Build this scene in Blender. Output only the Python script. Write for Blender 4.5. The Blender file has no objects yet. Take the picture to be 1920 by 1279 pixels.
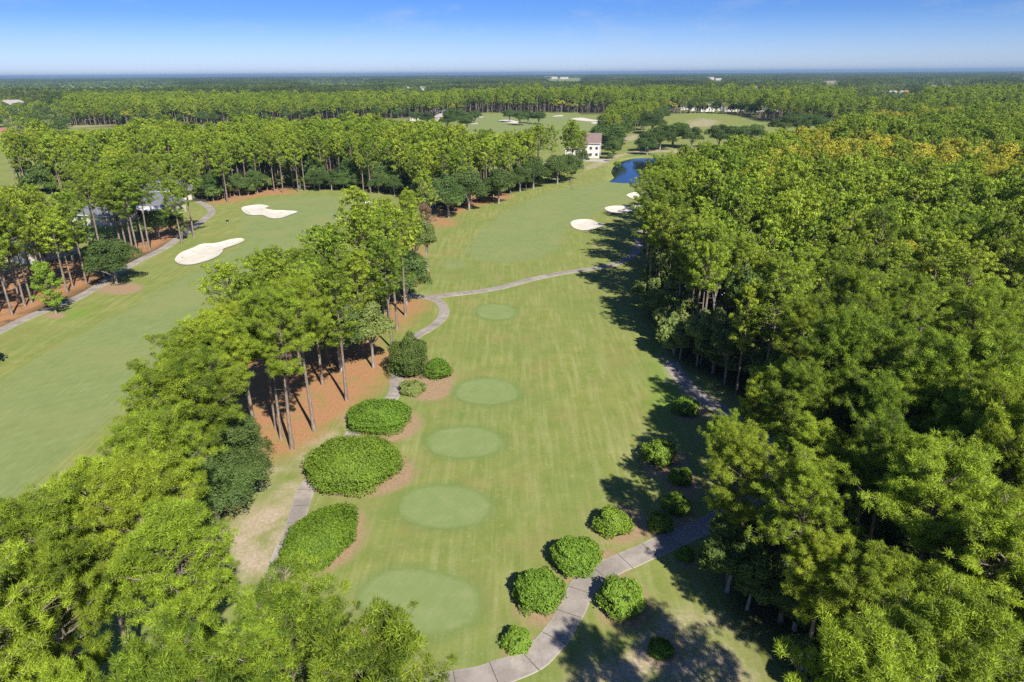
import bpy, math, random
import numpy as np
from mathutils import Vector, Matrix
from mathutils.geometry import tessellate_polygon

# ------------------------------------------------------------------ camera, sky, sun, exposure
scene = bpy.context.scene
COL = scene.collection
FPX, PITCH, ROLL, CAMH = 1280.0, math.radians(21.4), math.radians(0.42), 38.0
F_ = np.array([0, math.cos(PITCH), -math.sin(PITCH)])
R0 = np.array([1.0, 0, 0]); U0 = np.array([0, math.sin(PITCH), math.cos(PITCH)])
U_ = math.cos(ROLL) * U0 + math.sin(ROLL) * R0
R_ = math.cos(ROLL) * R0 - math.sin(ROLL) * U0
cam_d = bpy.data.cameras.new('camera'); cam = bpy.data.objects.new('camera', cam_d); COL.objects.link(cam)
cam_d.sensor_width = 36.0; cam_d.lens = FPX / 1920 * 36; cam_d.clip_start = 0.5; cam_d.clip_end = 60000
M = Matrix.Identity(4)
for i in range(3):
    M[i][0] = R_[i]; M[i][1] = U_[i]; M[i][2] = -F_[i]
M[2][3] = CAMH
cam.matrix_world = M
scene.camera = cam

SUN_EL, SHADOW_AZ = math.radians(41), math.radians(-27)
SH = np.array([math.sin(SHADOW_AZ), math.cos(SHADOW_AZ)])       # ground direction shadows fall in
world = bpy.data.worlds.new('World'); scene.world = world; world.use_nodes = True
wn = world.node_tree; wn.nodes.clear()
wo = wn.nodes.new('ShaderNodeOutputWorld'); wb = wn.nodes.new('ShaderNodeBackground')
sky = wn.nodes.new('ShaderNodeTexSky'); sky.sky_type = 'NISHITA'; sky.sun_disc = False
sky.sun_elevation = SUN_EL; sky.sun_rotation = SHADOW_AZ + math.pi
sky.altitude = 0; sky.air_density = 1.15; sky.dust_density = 0.15; sky.ozone_density = 2.2
wb.inputs['Strength'].default_value = 0.06
# faint wisps of cirrus high in the sky
wtc = wn.nodes.new('ShaderNodeTexCoord'); wmp = wn.nodes.new('ShaderNodeMapping'); wmp.inputs['Scale'].default_value = (5, 5, 16)
wns = wn.nodes.new('ShaderNodeTexNoise'); wns.inputs['Scale'].default_value = 1.7; wns.inputs['Detail'].default_value = 9; wns.inputs['Roughness'].default_value = .68
wr = wn.nodes.new('ShaderNodeMapRange'); wr.inputs[1].default_value = .53; wr.inputs[2].default_value = .85; wr.inputs[3].default_value = 0; wr.inputs[4].default_value = .4
wmx = wn.nodes.new('ShaderNodeMix'); wmx.data_type = 'RGBA'; wmx.inputs[7].default_value = (7.0, 7.6, 8.4, 1)
wn.links.new(wtc.outputs['Generated'], wmp.inputs[0]); wn.links.new(wmp.outputs[0], wns.inputs['Vector'])
wn.links.new(wns.outputs[0], wr.inputs[0]); wn.links.new(wr.outputs[0], wmx.inputs[0])
# the clear dry air that day: a deeper, cooler blue than the plain sky model
wsp = wn.nodes.new('ShaderNodeSeparateXYZ'); wcr = wn.nodes.new('ShaderNodeValToRGB'); wmu = wn.nodes.new('ShaderNodeMix'); wmu.data_type = 'RGBA'; wmu.blend_type = 'MULTIPLY'; wmu.inputs[0].default_value = 1
wcr.color_ramp.elements[0].position = 0; wcr.color_ramp.elements[0].color = (.80, 1.08, 2.05, 1); wcr.color_ramp.elements[1].position = .4; wcr.color_ramp.elements[1].color = (.40, .58, 1.05, 1)
for zz, cc in ((.022, (.68, .96, 1.9, 1)), (.07, (.34, .62, 1.46, 1)), (.10, (.27, .54, 1.38, 1)), (.2, (.24, .40, .95, 1))): wcr.color_ramp.elements.new(zz).color = cc
wn.links.new(wtc.outputs['Generated'], wsp.inputs[0]); wn.links.new(wsp.outputs[2], wcr.inputs[0]); wn.links.new(sky.outputs[0], wmu.inputs[6]); wn.links.new(wcr.outputs[0], wmu.inputs[7])
wn.links.new(wmu.outputs[2], wmx.inputs[6]); wn.links.new(wmx.outputs[2], wb.inputs['Color']); wn.links.new(wb.outputs[0], wo.inputs['Surface'])
sun_d = bpy.data.lights.new('sun', 'SUN'); sun = bpy.data.objects.new('sun', sun_d); COL.objects.link(sun)
sun_d.energy = 5.0; sun_d.angle = math.radians(.53); sun_d.color = (1.0, .95, .86)
ldir = Vector((SH[0] * math.cos(SUN_EL), SH[1] * math.cos(SUN_EL), -math.sin(SUN_EL)))
sun.rotation_euler = ldir.to_track_quat('-Z', 'Y').to_euler(); sun.location = (40, -60, 120)
vs = scene.view_settings; vs.view_transform = 'Standard'; vs.look = 'None'; vs.gamma = 1; vs.use_curve_mapping = False
vs.exposure = 0.57
cy = scene.cycles
cy.max_bounces = 5; cy.diffuse_bounces = 2; cy.glossy_bounces = 2; cy.transmission_bounces = 3; cy.volume_bounces = 1
cy.transparent_max_bounces = 4; cy.use_denoising = False; cy.caustics_reflective = False; cy.caustics_refractive = False
cy.sample_clamp_indirect = 4

rng = np.random.default_rng(7)

# ------------------------------------------------------------------ photograph measurements -> ground metres
def P(px, py, h=0.0):
    """the world x, y at height h seen in direction (px, py) of the 1920x1279 photograph: used once, to measure where things stand"""
    d = R_ * ((px - 960) / FPX) - U_ * ((py - 639.5) / FPX) + F_
    t = (CAMH - h) / -d[2]
    return (float(d[0] * t), float(d[1] * t))
def PP(pts, h=0.0): return np.array([P(a, b, h) for a, b in pts])
def proj(x, y, z):
    v = np.stack([x, y, z - CAMH], -1)
    zc = v @ F_
    return 960 + FPX * (v @ R_) / zc, 639.5 - FPX * (v @ U_) / zc, zc

def inside(poly, x, y):
    c = np.zeros(x.shape, bool); n = len(poly)
    for i in range(n):
        x0, y0 = poly[i]; x1, y1 = poly[(i + 1) % n]
        if y0 == y1: continue
        m = ((y0 > y) != (y1 > y)) & (x < (x1 - x0) * (y - y0) / (y1 - y0) + x0)
        c ^= m
    return c
def sdf(poly, x, y, closed=True):
    """distance to an outline; negative inside when closed"""
    d = np.full(x.shape, 1e9); n = len(poly)
    for i in range(n if closed else n - 1):
        a = poly[i]; b = poly[(i + 1) % n]; e = b - a; L = max(e @ e, 1e-9)
        t = np.clip(((x - a[0]) * e[0] + (y - a[1]) * e[1]) / L, 0, 1)
        d = np.minimum(d, (x - a[0] - t * e[0]) ** 2 + (y - a[1] - t * e[1]) ** 2)
    d = np.sqrt(d)
    return np.where(inside(poly, x, y), -d, d) if closed else d
def smooth(pts, n=6, closed=True):
    pts = np.asarray(pts, float); N = len(pts); out = []
    for i in range(N if closed else N - 1):
        if closed: p = [pts[(i + k) % N] for k in (-1, 0, 1, 2)]
        else: p = [pts[max(0, min(N - 1, i + k))] for k in (-1, 0, 1, 2)]
        for j in range(n):
            t = j / n
            out.append(.5 * (2 * p[1] + (p[2] - p[0]) * t + (2 * p[0] - 5 * p[1] + 4 * p[2] - p[3]) * t * t + (3 * p[1] - p[0] - 3 * p[2] + p[3]) * t ** 3))
    if not closed: out.append(pts[-1])
    return np.array(out)
def sstep(d, w): return np.clip(.5 - d / (2 * w), 0, 1)
def ell(cx, cy, rx, ry, n=20, h=0.0, tilt=0.0):
    return PP([(cx + rx * math.cos(2 * math.pi * k / n), cy + ry * math.sin(2 * math.pi * k / n) + tilt * rx * math.cos(2 * math.pi * k / n)) for k in range(n)], h)

# ------------------------------------------------------------------ materials
class NT:
    def __init__(s, name):
        s.m = bpy.data.materials.new(name); s.m.use_nodes = True; s.t = s.m.node_tree; s.t.nodes.clear()
        s.out = s.n('ShaderNodeOutputMaterial')
    def n(s, k, **kw):
        o = s.t.nodes.new(k)
        for a, b in kw.items(): setattr(o, a, b)
        return o
    def put(s, sock, v):
        if isinstance(v, bpy.types.NodeSocket): s.t.links.new(v, sock)
        elif v is not None: sock.default_value = v if not (isinstance(v, tuple) and len(v) == 3 and sock.type == 'RGBA') else (*v, 1)
    def mix(s, f, a, b, mode='MIX'):
        o = s.n('ShaderNodeMix', data_type='RGBA', blend_type=mode); s.put(o.inputs[0], f); s.put(o.inputs[6], a); s.put(o.inputs[7], b); return o.outputs[2]
    def math(s, op, a, b=None, c=None):
        o = s.n('ShaderNodeMath', operation=op); s.put(o.inputs[0], a)
        if b is not None: s.put(o.inputs[1], b)
        if c is not None: s.put(o.inputs[2], c)
        return o.outputs[0]
    def ramp(s, v, a, b, lo=0.0, hi=1.0):
        o = s.n('ShaderNodeMapRange'); o.clamp = True; s.put(o.inputs[0], v)
        for i, q in enumerate((a, b, lo, hi)): o.inputs[i + 1].default_value = q
        return o.outputs[0]
    def pos(s): return s.n('ShaderNodeNewGeometry').outputs['Position']
    def mapped(s, v, scale, rot=0):
        o = s.n('ShaderNodeMapping'); s.put(o.inputs[0], v); o.inputs['Scale'].default_value = scale; o.inputs['Rotation'].default_value = (0, 0, rot); return o.outputs[0]
    def noise(s, v, scale, detail=4, rough=.6):
        o = s.n('ShaderNodeTexNoise'); s.put(o.inputs['Vector'], v); o.inputs['Scale'].default_value = scale
        o.inputs['Detail'].default_value = detail; o.inputs['Roughness'].default_value = rough; return o.outputs[0]
    def attr(s, name, out='Fac', kind='GEOMETRY'):
        return s.n('ShaderNodeAttribute', attribute_name=name, attribute_type=kind).outputs[out]
    def done(s, color, rough=.8, spec=.3, metal=0.0, bump=None, dist=.1, strength=.5):
        p = s.n('ShaderNodeBsdfPrincipled'); s.put(p.inputs['Base Color'], color); s.put(p.inputs['Roughness'], rough)
        p.inputs['Specular IOR Level'].default_value = spec; p.inputs['Metallic'].default_value = metal
        if bump is not None:
            b = s.n('ShaderNodeBump'); b.inputs['Distance'].default_value = dist; b.inputs['Strength'].default_value = strength
            s.put(b.inputs['Height'], bump); s.t.links.new(b.outputs[0], p.inputs['Normal'])
        s.t.links.new(p.outputs[0], s.out.inputs[0]); return s.m

def leaf_material(name, dark, light, alt, alt_amount=.25, trans=.22, spec=.25, stands=0.0):
    """foliage: hue varies from tuft to tuft, from tree to tree and over the wood"""
    n = NT(name)
    v = n.attr('tint')
    orand = n.n('ShaderNodeObjectInfo').outputs['Random']
    c = n.mix(v, dark, light)
    wide = n.noise(n.pos(), .045, 2)
    k = n.math('MULTIPLY', n.ramp(n.math('ADD', wide, n.math('MULTIPLY', orand, .5)), .55, 1.0), alt_amount)
    c = n.mix(k, c, alt)
    bri = n.ramp(orand, 0, 1, .76, 1.16)
    if stands: bri = n.math('MULTIPLY', bri, n.ramp(n.noise(n.pos(), .004, 5, .7), .38, .62, 1 - stands, 1.15))
    hs = n.n('ShaderNodeHueSaturation'); n.put(hs.inputs['Color'], c); n.put(hs.inputs['Value'], bri)
    n.put(hs.inputs['Hue'], n.ramp(n.math('FRACT', n.math('MULTIPLY', orand, 7.31)), 0, 1, .493, .509))
    c = hs.outputs[0]
    d = n.n('ShaderNodeBsdfDiffuse'); t = n.n('ShaderNodeBsdfTranslucent'); n.put(d.inputs[0], c)
    n.put(t.inputs[0], n.mix(1.0, c, (1.0, 1.05, .5), 'MULTIPLY'))
    g = n.n('ShaderNodeBsdfGlossy'); g.inputs['Roughness'].default_value = .6; g.inputs[0].default_value = (.9, .95, .9, 1)
    m1 = n.n('ShaderNodeMixShader'); m1.inputs[0].default_value = trans; n.t.links.new(d.outputs[0], m1.inputs[1]); n.t.links.new(t.outputs[0], m1.inputs[2])
    m2 = n.n('ShaderNodeMixShader'); m2.inputs[0].default_value = spec * .08; n.t.links.new(m1.outputs[0], m2.inputs[1]); n.t.links.new(g.outputs[0], m2.inputs[2])
    n.t.links.new(m2.outputs[0], n.out.inputs[0]); return n.m

def bark_material(name, a, b):
    n = NT(name); p = n.mapped(n.n('ShaderNodeTexCoord').outputs['Object'], (1, 1, .25))
    v = n.noise(p, 5.0, 4); w = n.noise(n.n('ShaderNodeTexCoord').outputs['Object'], .35, 2)
    c = n.mix(n.ramp(v, .35, .65), a, b); c = n.mix(n.ramp(w, .4, .65), c, n.mix(.5, a, (.22, .20, .18)))
    return n.done(c, .9, .1, bump=v, dist=.03)

MAT = {}
MAT['needles'] = leaf_material('pine_needles', (.095, .165, .014), (.360, .485, .034), (.43, .47, .035), .35, .25)
MAT['needles_young'] = leaf_material('young_pine_needles', (.11, .19, .015), (.27, .40, .03), (.30, .38, .04), .3)
MAT['oak'] = leaf_material('oak_leaves', (.045, .090, .018), (.130, .200, .045), (.13, .18, .05), .3, .2)
MAT['broad'] = leaf_material('hardwood_leaves', (.080, .140, .022), (.210, .295, .060), (.30, .31, .10), .6, .25)
MAT['hedge'] = leaf_material('hedge_leaves', (.085, .175, .014), (.240, .390, .030), (.30, .36, .06), .35, .25)
MAT['gold'] = leaf_material('autumn_leaves', (.21, .24, .018), (.46, .45, .035), (.50, .44, .045), .6, .3)
MAT['grey'] = leaf_material('bare_twigs_haze', (.20, .17, .14), (.36, .32, .27), (.30, .28, .20), .4, .1)
MAT['dead'] = leaf_material('dead_needles', (.22, .13, .07), (.40, .27, .17), (.35, .24, .16), .4, .1)
MAT['distant'] = leaf_material('darkened_far_leaves', (.045, .085, .016), (.165, .240, .035), (.22, .26, .03), .5, stands=.75)  # same trees as nearer woods, leaf colour darkened in place of shaded gaps
MAT['bark'] = bark_material('pine_bark', (.15, .11, .085), (.36, .285, .225))
MAT['greybark'] = bark_material('grey_bark', (.20, .18, .16), (.42, .39, .35))
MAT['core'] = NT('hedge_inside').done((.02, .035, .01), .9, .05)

# ------------------------------------------------------------------ mesh helpers
def mesh(name, V, faces, mats=(), mi=None, tint=None, smooth_=False):
    """faces: list of int arrays (n,3) or (n,4); mi: material index per array; tint: per-vertex float"""
    me = bpy.data.meshes.new(name); V = np.asarray(V, np.float32)
    faces = [np.asarray(f, np.int32) for f in faces if len(f)]
    me.vertices.add(len(V)); me.vertices.foreach_set('co', V.ravel())
    tot = sum(f.size for f in faces); npoly = sum(len(f) for f in faces)
    me.loops.add(tot); me.loops.foreach_set('vertex_index', np.concatenate([f.ravel() for f in faces]))
    sizes = np.concatenate([np.full(len(f), f.shape[1], np.int32) for f in faces])
    starts = np.concatenate([[0], np.cumsum(sizes)[:-1]]).astype(np.int32)
    me.polygons.add(npoly); me.polygons.foreach_set('loop_start', starts)
    for m in mats: me.materials.append(m)
    if mi is not None: me.polygons.foreach_set('material_index', np.concatenate([np.full(len(f), k, np.int32) for f, k in zip(faces, mi)]))
    me.polygons.foreach_set('use_smooth', np.full(npoly, smooth_, bool))
    if tint is not None:
        a = me.attributes.new('tint', 'FLOAT', 'POINT'); a.data.foreach_set('value', np.asarray(tint, np.float32))
    me.update(calc_edges=True); return me
def tag(o, label=None, cat=None, group=None, kind=None):
    if label: o['label'] = label
    if cat: o['category'] = cat
    if group: o['group'] = group
    if kind: o['kind'] = kind
    return o
def obj(name, me, parent=None, **kw):
    o = bpy.data.objects.new(name, me); COL.objects.link(o)
    if parent: o.parent = parent
    return tag(o, **kw)
def thing(name, loc, rz=0, **kw):
    o = bpy.data.objects.new(name, None); COL.objects.link(o); o.location = loc; o.rotation_euler = (0, 0, rz); o.empty_display_size = .5
    return tag(o, **kw)

class Build:
    def __init__(s): s.V = []; s.F = {}; s.n = 0
    def add(s, V, F, m=0):
        F = np.asarray(F) + s.n; s.V.append(np.asarray(V, float)); s.n += len(V); s.F.setdefault((m, F.shape[1]), []).append(F)
    def box(s, x0, x1, y0, y1, z0, z1, m=0):
        s.add([(x, y, z) for z in (z0, z1) for y in (y0, y1) for x in (x0, x1)], [(0, 2, 3, 1), (4, 5, 7, 6), (0, 1, 5, 4), (2, 6, 7, 3), (0, 4, 6, 2), (1, 3, 7, 5)], m)
    def tube(s, pts, r, sides=6, m=0):
        pts = np.asarray(pts, float); k = len(pts); r = np.asarray(r, float) * np.ones(k)
        T = np.gradient(pts, axis=0); T /= np.linalg.norm(T, axis=1)[:, None] + 1e-9
        ref = np.array([0, 0, 1.0]) if abs(T[:, 2]).mean() < .8 else np.array([1.0, 0, 0])
        A = np.cross(T, ref); A /= np.linalg.norm(A, axis=1)[:, None] + 1e-9; B = np.cross(T, A)
        th = np.arange(sides) * 2 * math.pi / sides
        V = pts[:, None] + r[:, None, None] * (A[:, None] * np.cos(th)[None, :, None] + B[:, None] * np.sin(th)[None, :, None])
        i = np.arange(k - 1)[:, None] * sides; j = np.arange(sides)[None]; j2 = (j + 1) % sides
        s.add(V.reshape(-1, 3), np.stack([i + j, i + j2, i + sides + j2, i + sides + j], -1).reshape(-1, 4), m)
    def mesh(s, name, mats, smooth_=False, tint=None):
        fs = []; mi = []
        for (m, k), v in s.F.items(): fs.append(np.concatenate(v)); mi.append(m)
        V = np.concatenate(s.V)
        return mesh(name, V, fs, mats, mi, tint if tint is None else np.full(len(V), tint), smooth_)

def unit(v): return v / (np.linalg.norm(v, axis=-1, keepdims=True) + 1e-9)

def needle_tufts(r, C, D, N, length, width, spread=1.0):
    """C tuft centres, D their outward directions: N narrow blades fan out from each"""
    n = len(C); d = unit(D[:, None] * .62 + unit(r.normal(size=(n, N, 3))) * spread); d[..., 2] += .10; d = unit(d)
    side = unit(np.cross(d, unit(r.normal(size=(n, N, 3)))))
    L = length * r.uniform(.7, 1.25, (n, N, 1)); base = C[:, None] + d * L * .08
    w = width * r.uniform(.7, 1.3, (n, N, 1))
    mid = base + d * L * .55
    V = np.stack([base, mid + side * w, base + d * L, mid - side * w], 2).reshape(-1, 3)
    F = np.arange(n * N * 4).reshape(-1, 4)
    t = np.clip(r.uniform(0, 1, (n, 1)) * .75 + r.uniform(0, .35, (n, N)), 0, 1)
    return V, F, np.repeat(t.ravel(), 4)

def leaf_quads(r, C, Nn, size, jitter=.7):
    n = len(C); nn = unit(Nn + r.normal(size=(n, 3)) * jitter)
    a = unit(np.cross(nn, unit(r.normal(size=(n, 3))))); b = np.cross(nn, a)
    sz = size * r.uniform(.6, 1.3, (n, 1))
    V = np.stack([C - a * sz, C + b * sz * .55, C + a * sz, C - b * sz * .55], 1).reshape(-1, 3)
    return V, np.arange(n * 4).reshape(-1, 4)

def make_pine(seed, H=17.0, lod=0, spread=3.0, crown=.45, mat='needles', dead=0.0):
    """a loblolly-like pine: bare bole, whorled limbs in the upper part, rounded clumps of needle tufts"""
    r = np.random.default_rng(seed)
    b = Build()
    lean = r.normal(size=2) * .35
    zt = np.linspace(0, 1, 9); ph = r.uniform(0, 6, 2)
    tp = np.stack([lean[0] * zt ** 1.5 + .12 * np.sin(zt * 5 + ph[0]) * zt, lean[1] * zt ** 1.5 + .12 * np.sin(zt * 4 + ph[1]) * zt, zt * H * .965], -1)
    rad = .205 * (1 - zt) ** .75 + .03; rad[0] = .28
    b.tube(tp, rad, 8 if lod == 0 else 5)
    at = lambda z: np.array([np.interp(z, tp[:, 2], tp[:, k]) for k in range(3)])
    nb = {0: 44, 1: 34, 2: 22}[lod]; cb = H * (1 - crown)
    C = []; D = []; S = []
    az = r.uniform(0, 6.3)
    for i in range(nb):
        t = (i + r.uniform(-.3, .3)) / nb; t = min(max(t, 0), 1)
        z = cb + (H * .96 - cb) * t ** .92
        az += 2.4 + r.uniform(-.5, .5)
        prof = math.sqrt(max(.04, 1 - ((t - .32) / .74) ** 2)) * (.75 + .25 * min(1, t * 5))
        L = spread * prof * (r.uniform(.78, 1.08) if lod == 0 else r.uniform(.62, 1.15))
        if t < .12 and r.random() < .35: L *= .5
        el = math.radians(3 + 60 * t ** 1.2 + r.uniform(-8, 10))
        o = at(z); ss = np.linspace(0, 1, 5)
        dirh = np.array([math.cos(az), math.sin(az), 0])
        pts = o + np.outer(ss * L * math.cos(el), dirh) + np.outer(L * (math.sin(el) * ss + .16 * ss ** 2 * math.cos(el)), [0, 0, 1]) + np.outer(ss ** 1.5, r.normal(size=3) * .12 * L)
        b.tube(pts, .055 * (1 - ss * .8) * (L / spread + .25), 4 if lod == 0 else 3)
        ns = {0: 14, 1: 10, 2: 5}[lod]
        nodes = [(pts[-1], dirh, 1.0)]
        for k in range(ns):
            s0 = r.uniform(.14, .98); p0 = np.array([np.interp(s0, ss, pts[:, q]) for q in range(3)])
            a2 = az + r.choice([-1, 1]) * r.uniform(.35, 1.2); l2 = L * r.uniform(.16, .38) * (1.25 - s0 * .4)
            d2 = np.array([math.cos(a2), math.sin(a2), r.uniform(-.05, .55)])
            p1 = p0 + d2 * l2
            if lod < 2: b.tube([p0, (p0 + p1) / 2 + [0, 0, .03], p1], [.022, .016, .008], 3)
            nodes.append((p1, d2, .9))
        for p, d, sc in nodes: C.append(p + r.normal(size=3) * .08); D.append(unit(d * .35 + np.array([0, 0, .6])))
        if lod == 0 and L > 1.2:
            for k in range(3): s0 = r.uniform(.5, .95); C.append(np.array([np.interp(s0, ss, pts[:, q]) for q in range(3)]) + r.normal(size=3) * .15 + [0, 0, .1]); D.append(np.array([0, 0, 1.0]))
    top = at(H * .965)
    for k in range(7): C.append(top + r.normal(size=3) * [.38, .38, .35]); D.append(np.array([0, 0, 1.0]))
    C = np.array(C); D = np.array(D)
    # each node carries one round tuft: inner blades face outward, long ones fan out past them
    N1, N2, Rr = {0: (62, 46, .37), 1: (36, 0, .43), 2: (18, 0, .60)}[lod]
    n = len(C); Rt = Rr * r.uniform(.7, 1.25, (n, 1, 1)); tt = r.uniform(-.15, .8, (n, 1))
    d = unit(r.normal(size=(n, N1, 3)) + D[:, None] * .45)
    cc = (C[:, None] + d * Rt * r.uniform(.55, .95, (n, N1, 1)) * [1, 1, .75]).reshape(-1, 3)
    nn = unit(d + r.normal(size=d.shape) * .35).reshape(-1, 3); rad_ = unit(d + r.normal(size=d.shape) * .8).reshape(-1, 3)
    a = unit(rad_ - nn * (rad_ * nn).sum(1, keepdims=True)); b_ = np.cross(nn, a)
    l1 = {0: .09, 1: .15, 2: .24}[lod] * r.uniform(.6, 1.3, (len(cc), 1)); w1 = {0: .019, 1: .042, 2: .11}[lod]
    V = np.stack([cc - a * l1, cc + b_ * w1, cc + a * l1, cc - b_ * w1], 1).reshape(-1, 3)
    t = np.clip(np.repeat((tt + r.uniform(0, .3, (n, N1))).ravel(), 4), 0, 1)
    if N2:
        V2, _, t2 = needle_tufts(r, C, D, N2, Rr * 1.05, .0095); V = np.vstack([V, V2]); t = np.concatenate([t, np.clip(np.repeat((tt + r.uniform(.05, .4, (n, N2))).ravel(), 4), 0, 1)])
    Fq = np.arange(len(V)).reshape(-1, 4)
    # trees carry a few bare grey stubs below the crown
    if lod < 2:
        for k in range(6):
            z = cb - r.uniform(.2, H * .18); a = r.uniform(0, 6.3); l = r.uniform(.5, 1.5); o = at(z)
            b.tube([o, o + [math.cos(a) * l, math.sin(a) * l, r.uniform(-.1, .3)]], [.03, .01], 3)
    return b, (V, Fq, t)

def make_broadleaf(seed, H=10.0, R=4.0, lod=0, lift=.2, n_lobes=18, leaf=.16, gaps=.0, squash=1.0, limbs=True):
    """a broadleaved crown of many uneven lobes of leaves on forked limbs"""
    r = np.random.default_rng(seed); b = Build()
    zc = H * (.5 + lift / 2); rz = H * (1 - lift) / 2 * squash
    dirs = unit(r.normal(size=(n_lobes, 3))); dirs[:, 2] = np.abs(dirs[:, 2]) * 1.1 - .35; dirs = unit(dirs)
    rr = r.uniform(.42, .82, (n_lobes, 1))
    Lc = dirs * rr * [R, R, rz] + [0, 0, zc]; Lr = r.uniform(.20, .42, n_lobes) * min(R, rz * 1.2)
    Lc = np.vstack([Lc, [[0, 0, zc]]]); Lr = np.append(Lr, .55 * min(R, rz))
    per = {0: 2600, 1: 700, 2: 160}[lod]; size = leaf * {0: .62, 1: 1.05, 2: 2.3}[lod]
    Cs = []; Ns = []; Ts = []
    for k in range(len(Lc)):
        n = int(per * (Lr[k] / Lr.mean()) ** 2); d = unit(r.normal(size=(n, 3))); d[:, 2] = np.where(d[:, 2] < -.5, -d[:, 2], d[:, 2])
        bump = 1 + .16 * np.sin(d[:, 0] * 7 + k) * np.sin(d[:, 1] * 8 + 2 * k) + .1 * np.sin(d[:, 2] * 13 + k)
        rad = Lr[k] * bump * (1 - .35 * r.random(n) ** 2.0)
        c = Lc[k] + d * rad[:, None] * [1, 1, .8]
        Cs.append(c); Ns.append(d + [0, 0, .3]); Ts.append(np.clip(r.uniform(0, .55) + r.uniform(0, .5, n), 0, 1))
    C = np.concatenate(Cs); Nn = np.concatenate(Ns); T = np.concatenate(Ts)
    keep = np.ones(len(C), bool)
    for k in range(len(Lc)): keep &= ~(np.linalg.norm((C - Lc[k]) / [1, 1, .8], axis=1) < Lr[k] * .58)
    keep &= (C[:, 2] > .15) & (r.random(len(C)) > gaps)
    C, Nn, T = C[keep], Nn[keep], T[keep]
    V, Fq = leaf_quads(r, C, Nn, size)
    zt = np.linspace(0, 1, 5); tr = .05 + R * .045
    b.tube(np.stack([.2 * np.sin(zt * 3) * zt, .15 * zt, zt * zc], -1), tr * (1.15 - .7 * zt), 7)
    if limbs:
        for k in range(min(n_lobes, 14)):
            z0 = zc * r.uniform(.3, .85); p0 = np.array([0, 0, z0]); p1 = Lc[k]; m = (p0 + p1) / 2 + [0, 0, .25]
            b.tube([p0, m, p1], [tr * .5, tr * .33, .025], 4)
    return b, (V, Fq, np.repeat(T, 4))

def make_bare(seed, H=11.0, leafy=.3, lod=1):
    """a leafless grey tree with fine forking branchlets and a little leaf left"""
    r = np.random.default_rng(seed); b = Build(); tips = []
    def grow(p, d, L, rad, lev):
        q = p + d * L; m = (p + q) / 2 + r.normal(size=3) * L * .06
        b.tube([p, m, q], [rad, rad * .8, rad * .6], 5 if lev < 2 else 3)
        if lev >= 5: tips.append(q); return
        for k in range(3 if lev < 4 else 2):
            nd = unit(d + r.normal(size=3) * .55 + [0, 0, .12]); grow(q if k else m, nd, L * r.uniform(.6, .85), rad * .58, lev + 1)
    grow(np.zeros(3), np.array([.05, 0, 1.0]), H * .3, .15, 0)
    C = np.array(tips); C = np.repeat(C, 3 if lod else 5, 0) + r.normal(size=(len(C) * (3 if lod else 5), 3)) * .25
    C = C[r.random(len(C)) < leafy]
    V, Fq = leaf_quads(r, C, r.normal(size=C.shape), .17)
    return b, (V, Fq, np.repeat(r.random(len(C)), 4))

def make_bush(seed, rx, ry, rz, leaf=.055, dens=90, rough=.07):
    dens *= 2.6 if leaf < .1 else 1
    """a clipped dome of small leaves over a solid near-black core"""
    r = np.random.default_rng(seed)
    n = int(dens * (rx + ry) ** 2 * 2.2)
    d = unit(r.normal(size=(n, 3))); d[:, 2] = np.where(d[:, 2] < -.25, -d[:, 2], d[:, 2])
    k = r.uniform(2.5, 5, 6); ph = r.uniform(0, 6, 6)
    bump = 1 + rough * (np.sin(d[:, 0] * k[0] * 1.7 + ph[0]) + np.sin(d[:, 1] * k[1] * 1.7 + ph[1]) + np.sin(d[:, 2] * k[2] * 2 + d[:, 0] * 4 + ph[2]))
    fine = 1 + .05 * np.sin(d[:, 0] * 19 * rx / 2 + ph[3]) * np.sin(d[:, 1] * 17 * ry / 2 + ph[4]) + .04 * np.sin(d[:, 2] * 23 + ph[5])
    rad = bump * fine * (1 - .16 * r.random(n) ** 1.5) + (r.random(n) < .02) * r.uniform(0, .12, n)
    C = d * rad[:, None] * [rx, ry, rz] + [0, 0, rz * .42]; C = C[C[:, 2] > .03]
    dd = unit((C - [0, 0, rz * .42]) / [rx, ry, rz])
    V, Fq = leaf_quads(r, C, dd + [0, 0, .2], leaf, .75)
    patch = .5 + .5 * np.sin(dd[:, 0] * 5 + ph[0]) * np.sin(dd[:, 1] * 6 + ph[1])
    T = np.clip(patch * .35 + r.uniform(0, .75, len(C)), 0, 1)
    b = Build(); nu, nv = 18, 9
    th = np.linspace(0, 2 * math.pi, nu, endpoint=False); fi = np.linspace(-.30, math.pi / 2, nv)
    core = np.array([(rx * .84 * math.cos(f) * math.cos(t), ry * .84 * math.cos(f) * math.sin(t), rz * .42 + rz * .84 * math.sin(f)) for f in fi for t in th])
    core[:, 2] = np.maximum(core[:, 2], .02)
    i = np.arange(nv - 1)[:, None] * nu; j = np.arange(nu)[None]; j2 = (j + 1) % nu
    b.add(core, np.stack([i + j, i + j2, i + nu + j2, i + nu + j], -1).reshape(-1, 4), 0)
    return b, (V, Fq, np.repeat(T, 4))

def as_parts(b, crown, name, leafm, barkm='bark'):
    return (b.mesh(name + '_trunk', [MAT[barkm]], True), mesh(name + '_crown', crown[0], [crown[1]], [MAT[leafm]], [0], crown[2]))
def as_one(b, crown, name, leafm, barkm='bark'):
    V = np.concatenate(b.V); Fs = [np.concatenate(v) for v in b.F.values()]
    return mesh(name, np.vstack([V, crown[0]]), Fs + [crown[1] + len(V)], [MAT[barkm], MAT[leafm]], [0] * len(Fs) + [1], np.concatenate([np.zeros(len(V)), crown[2]]))

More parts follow.
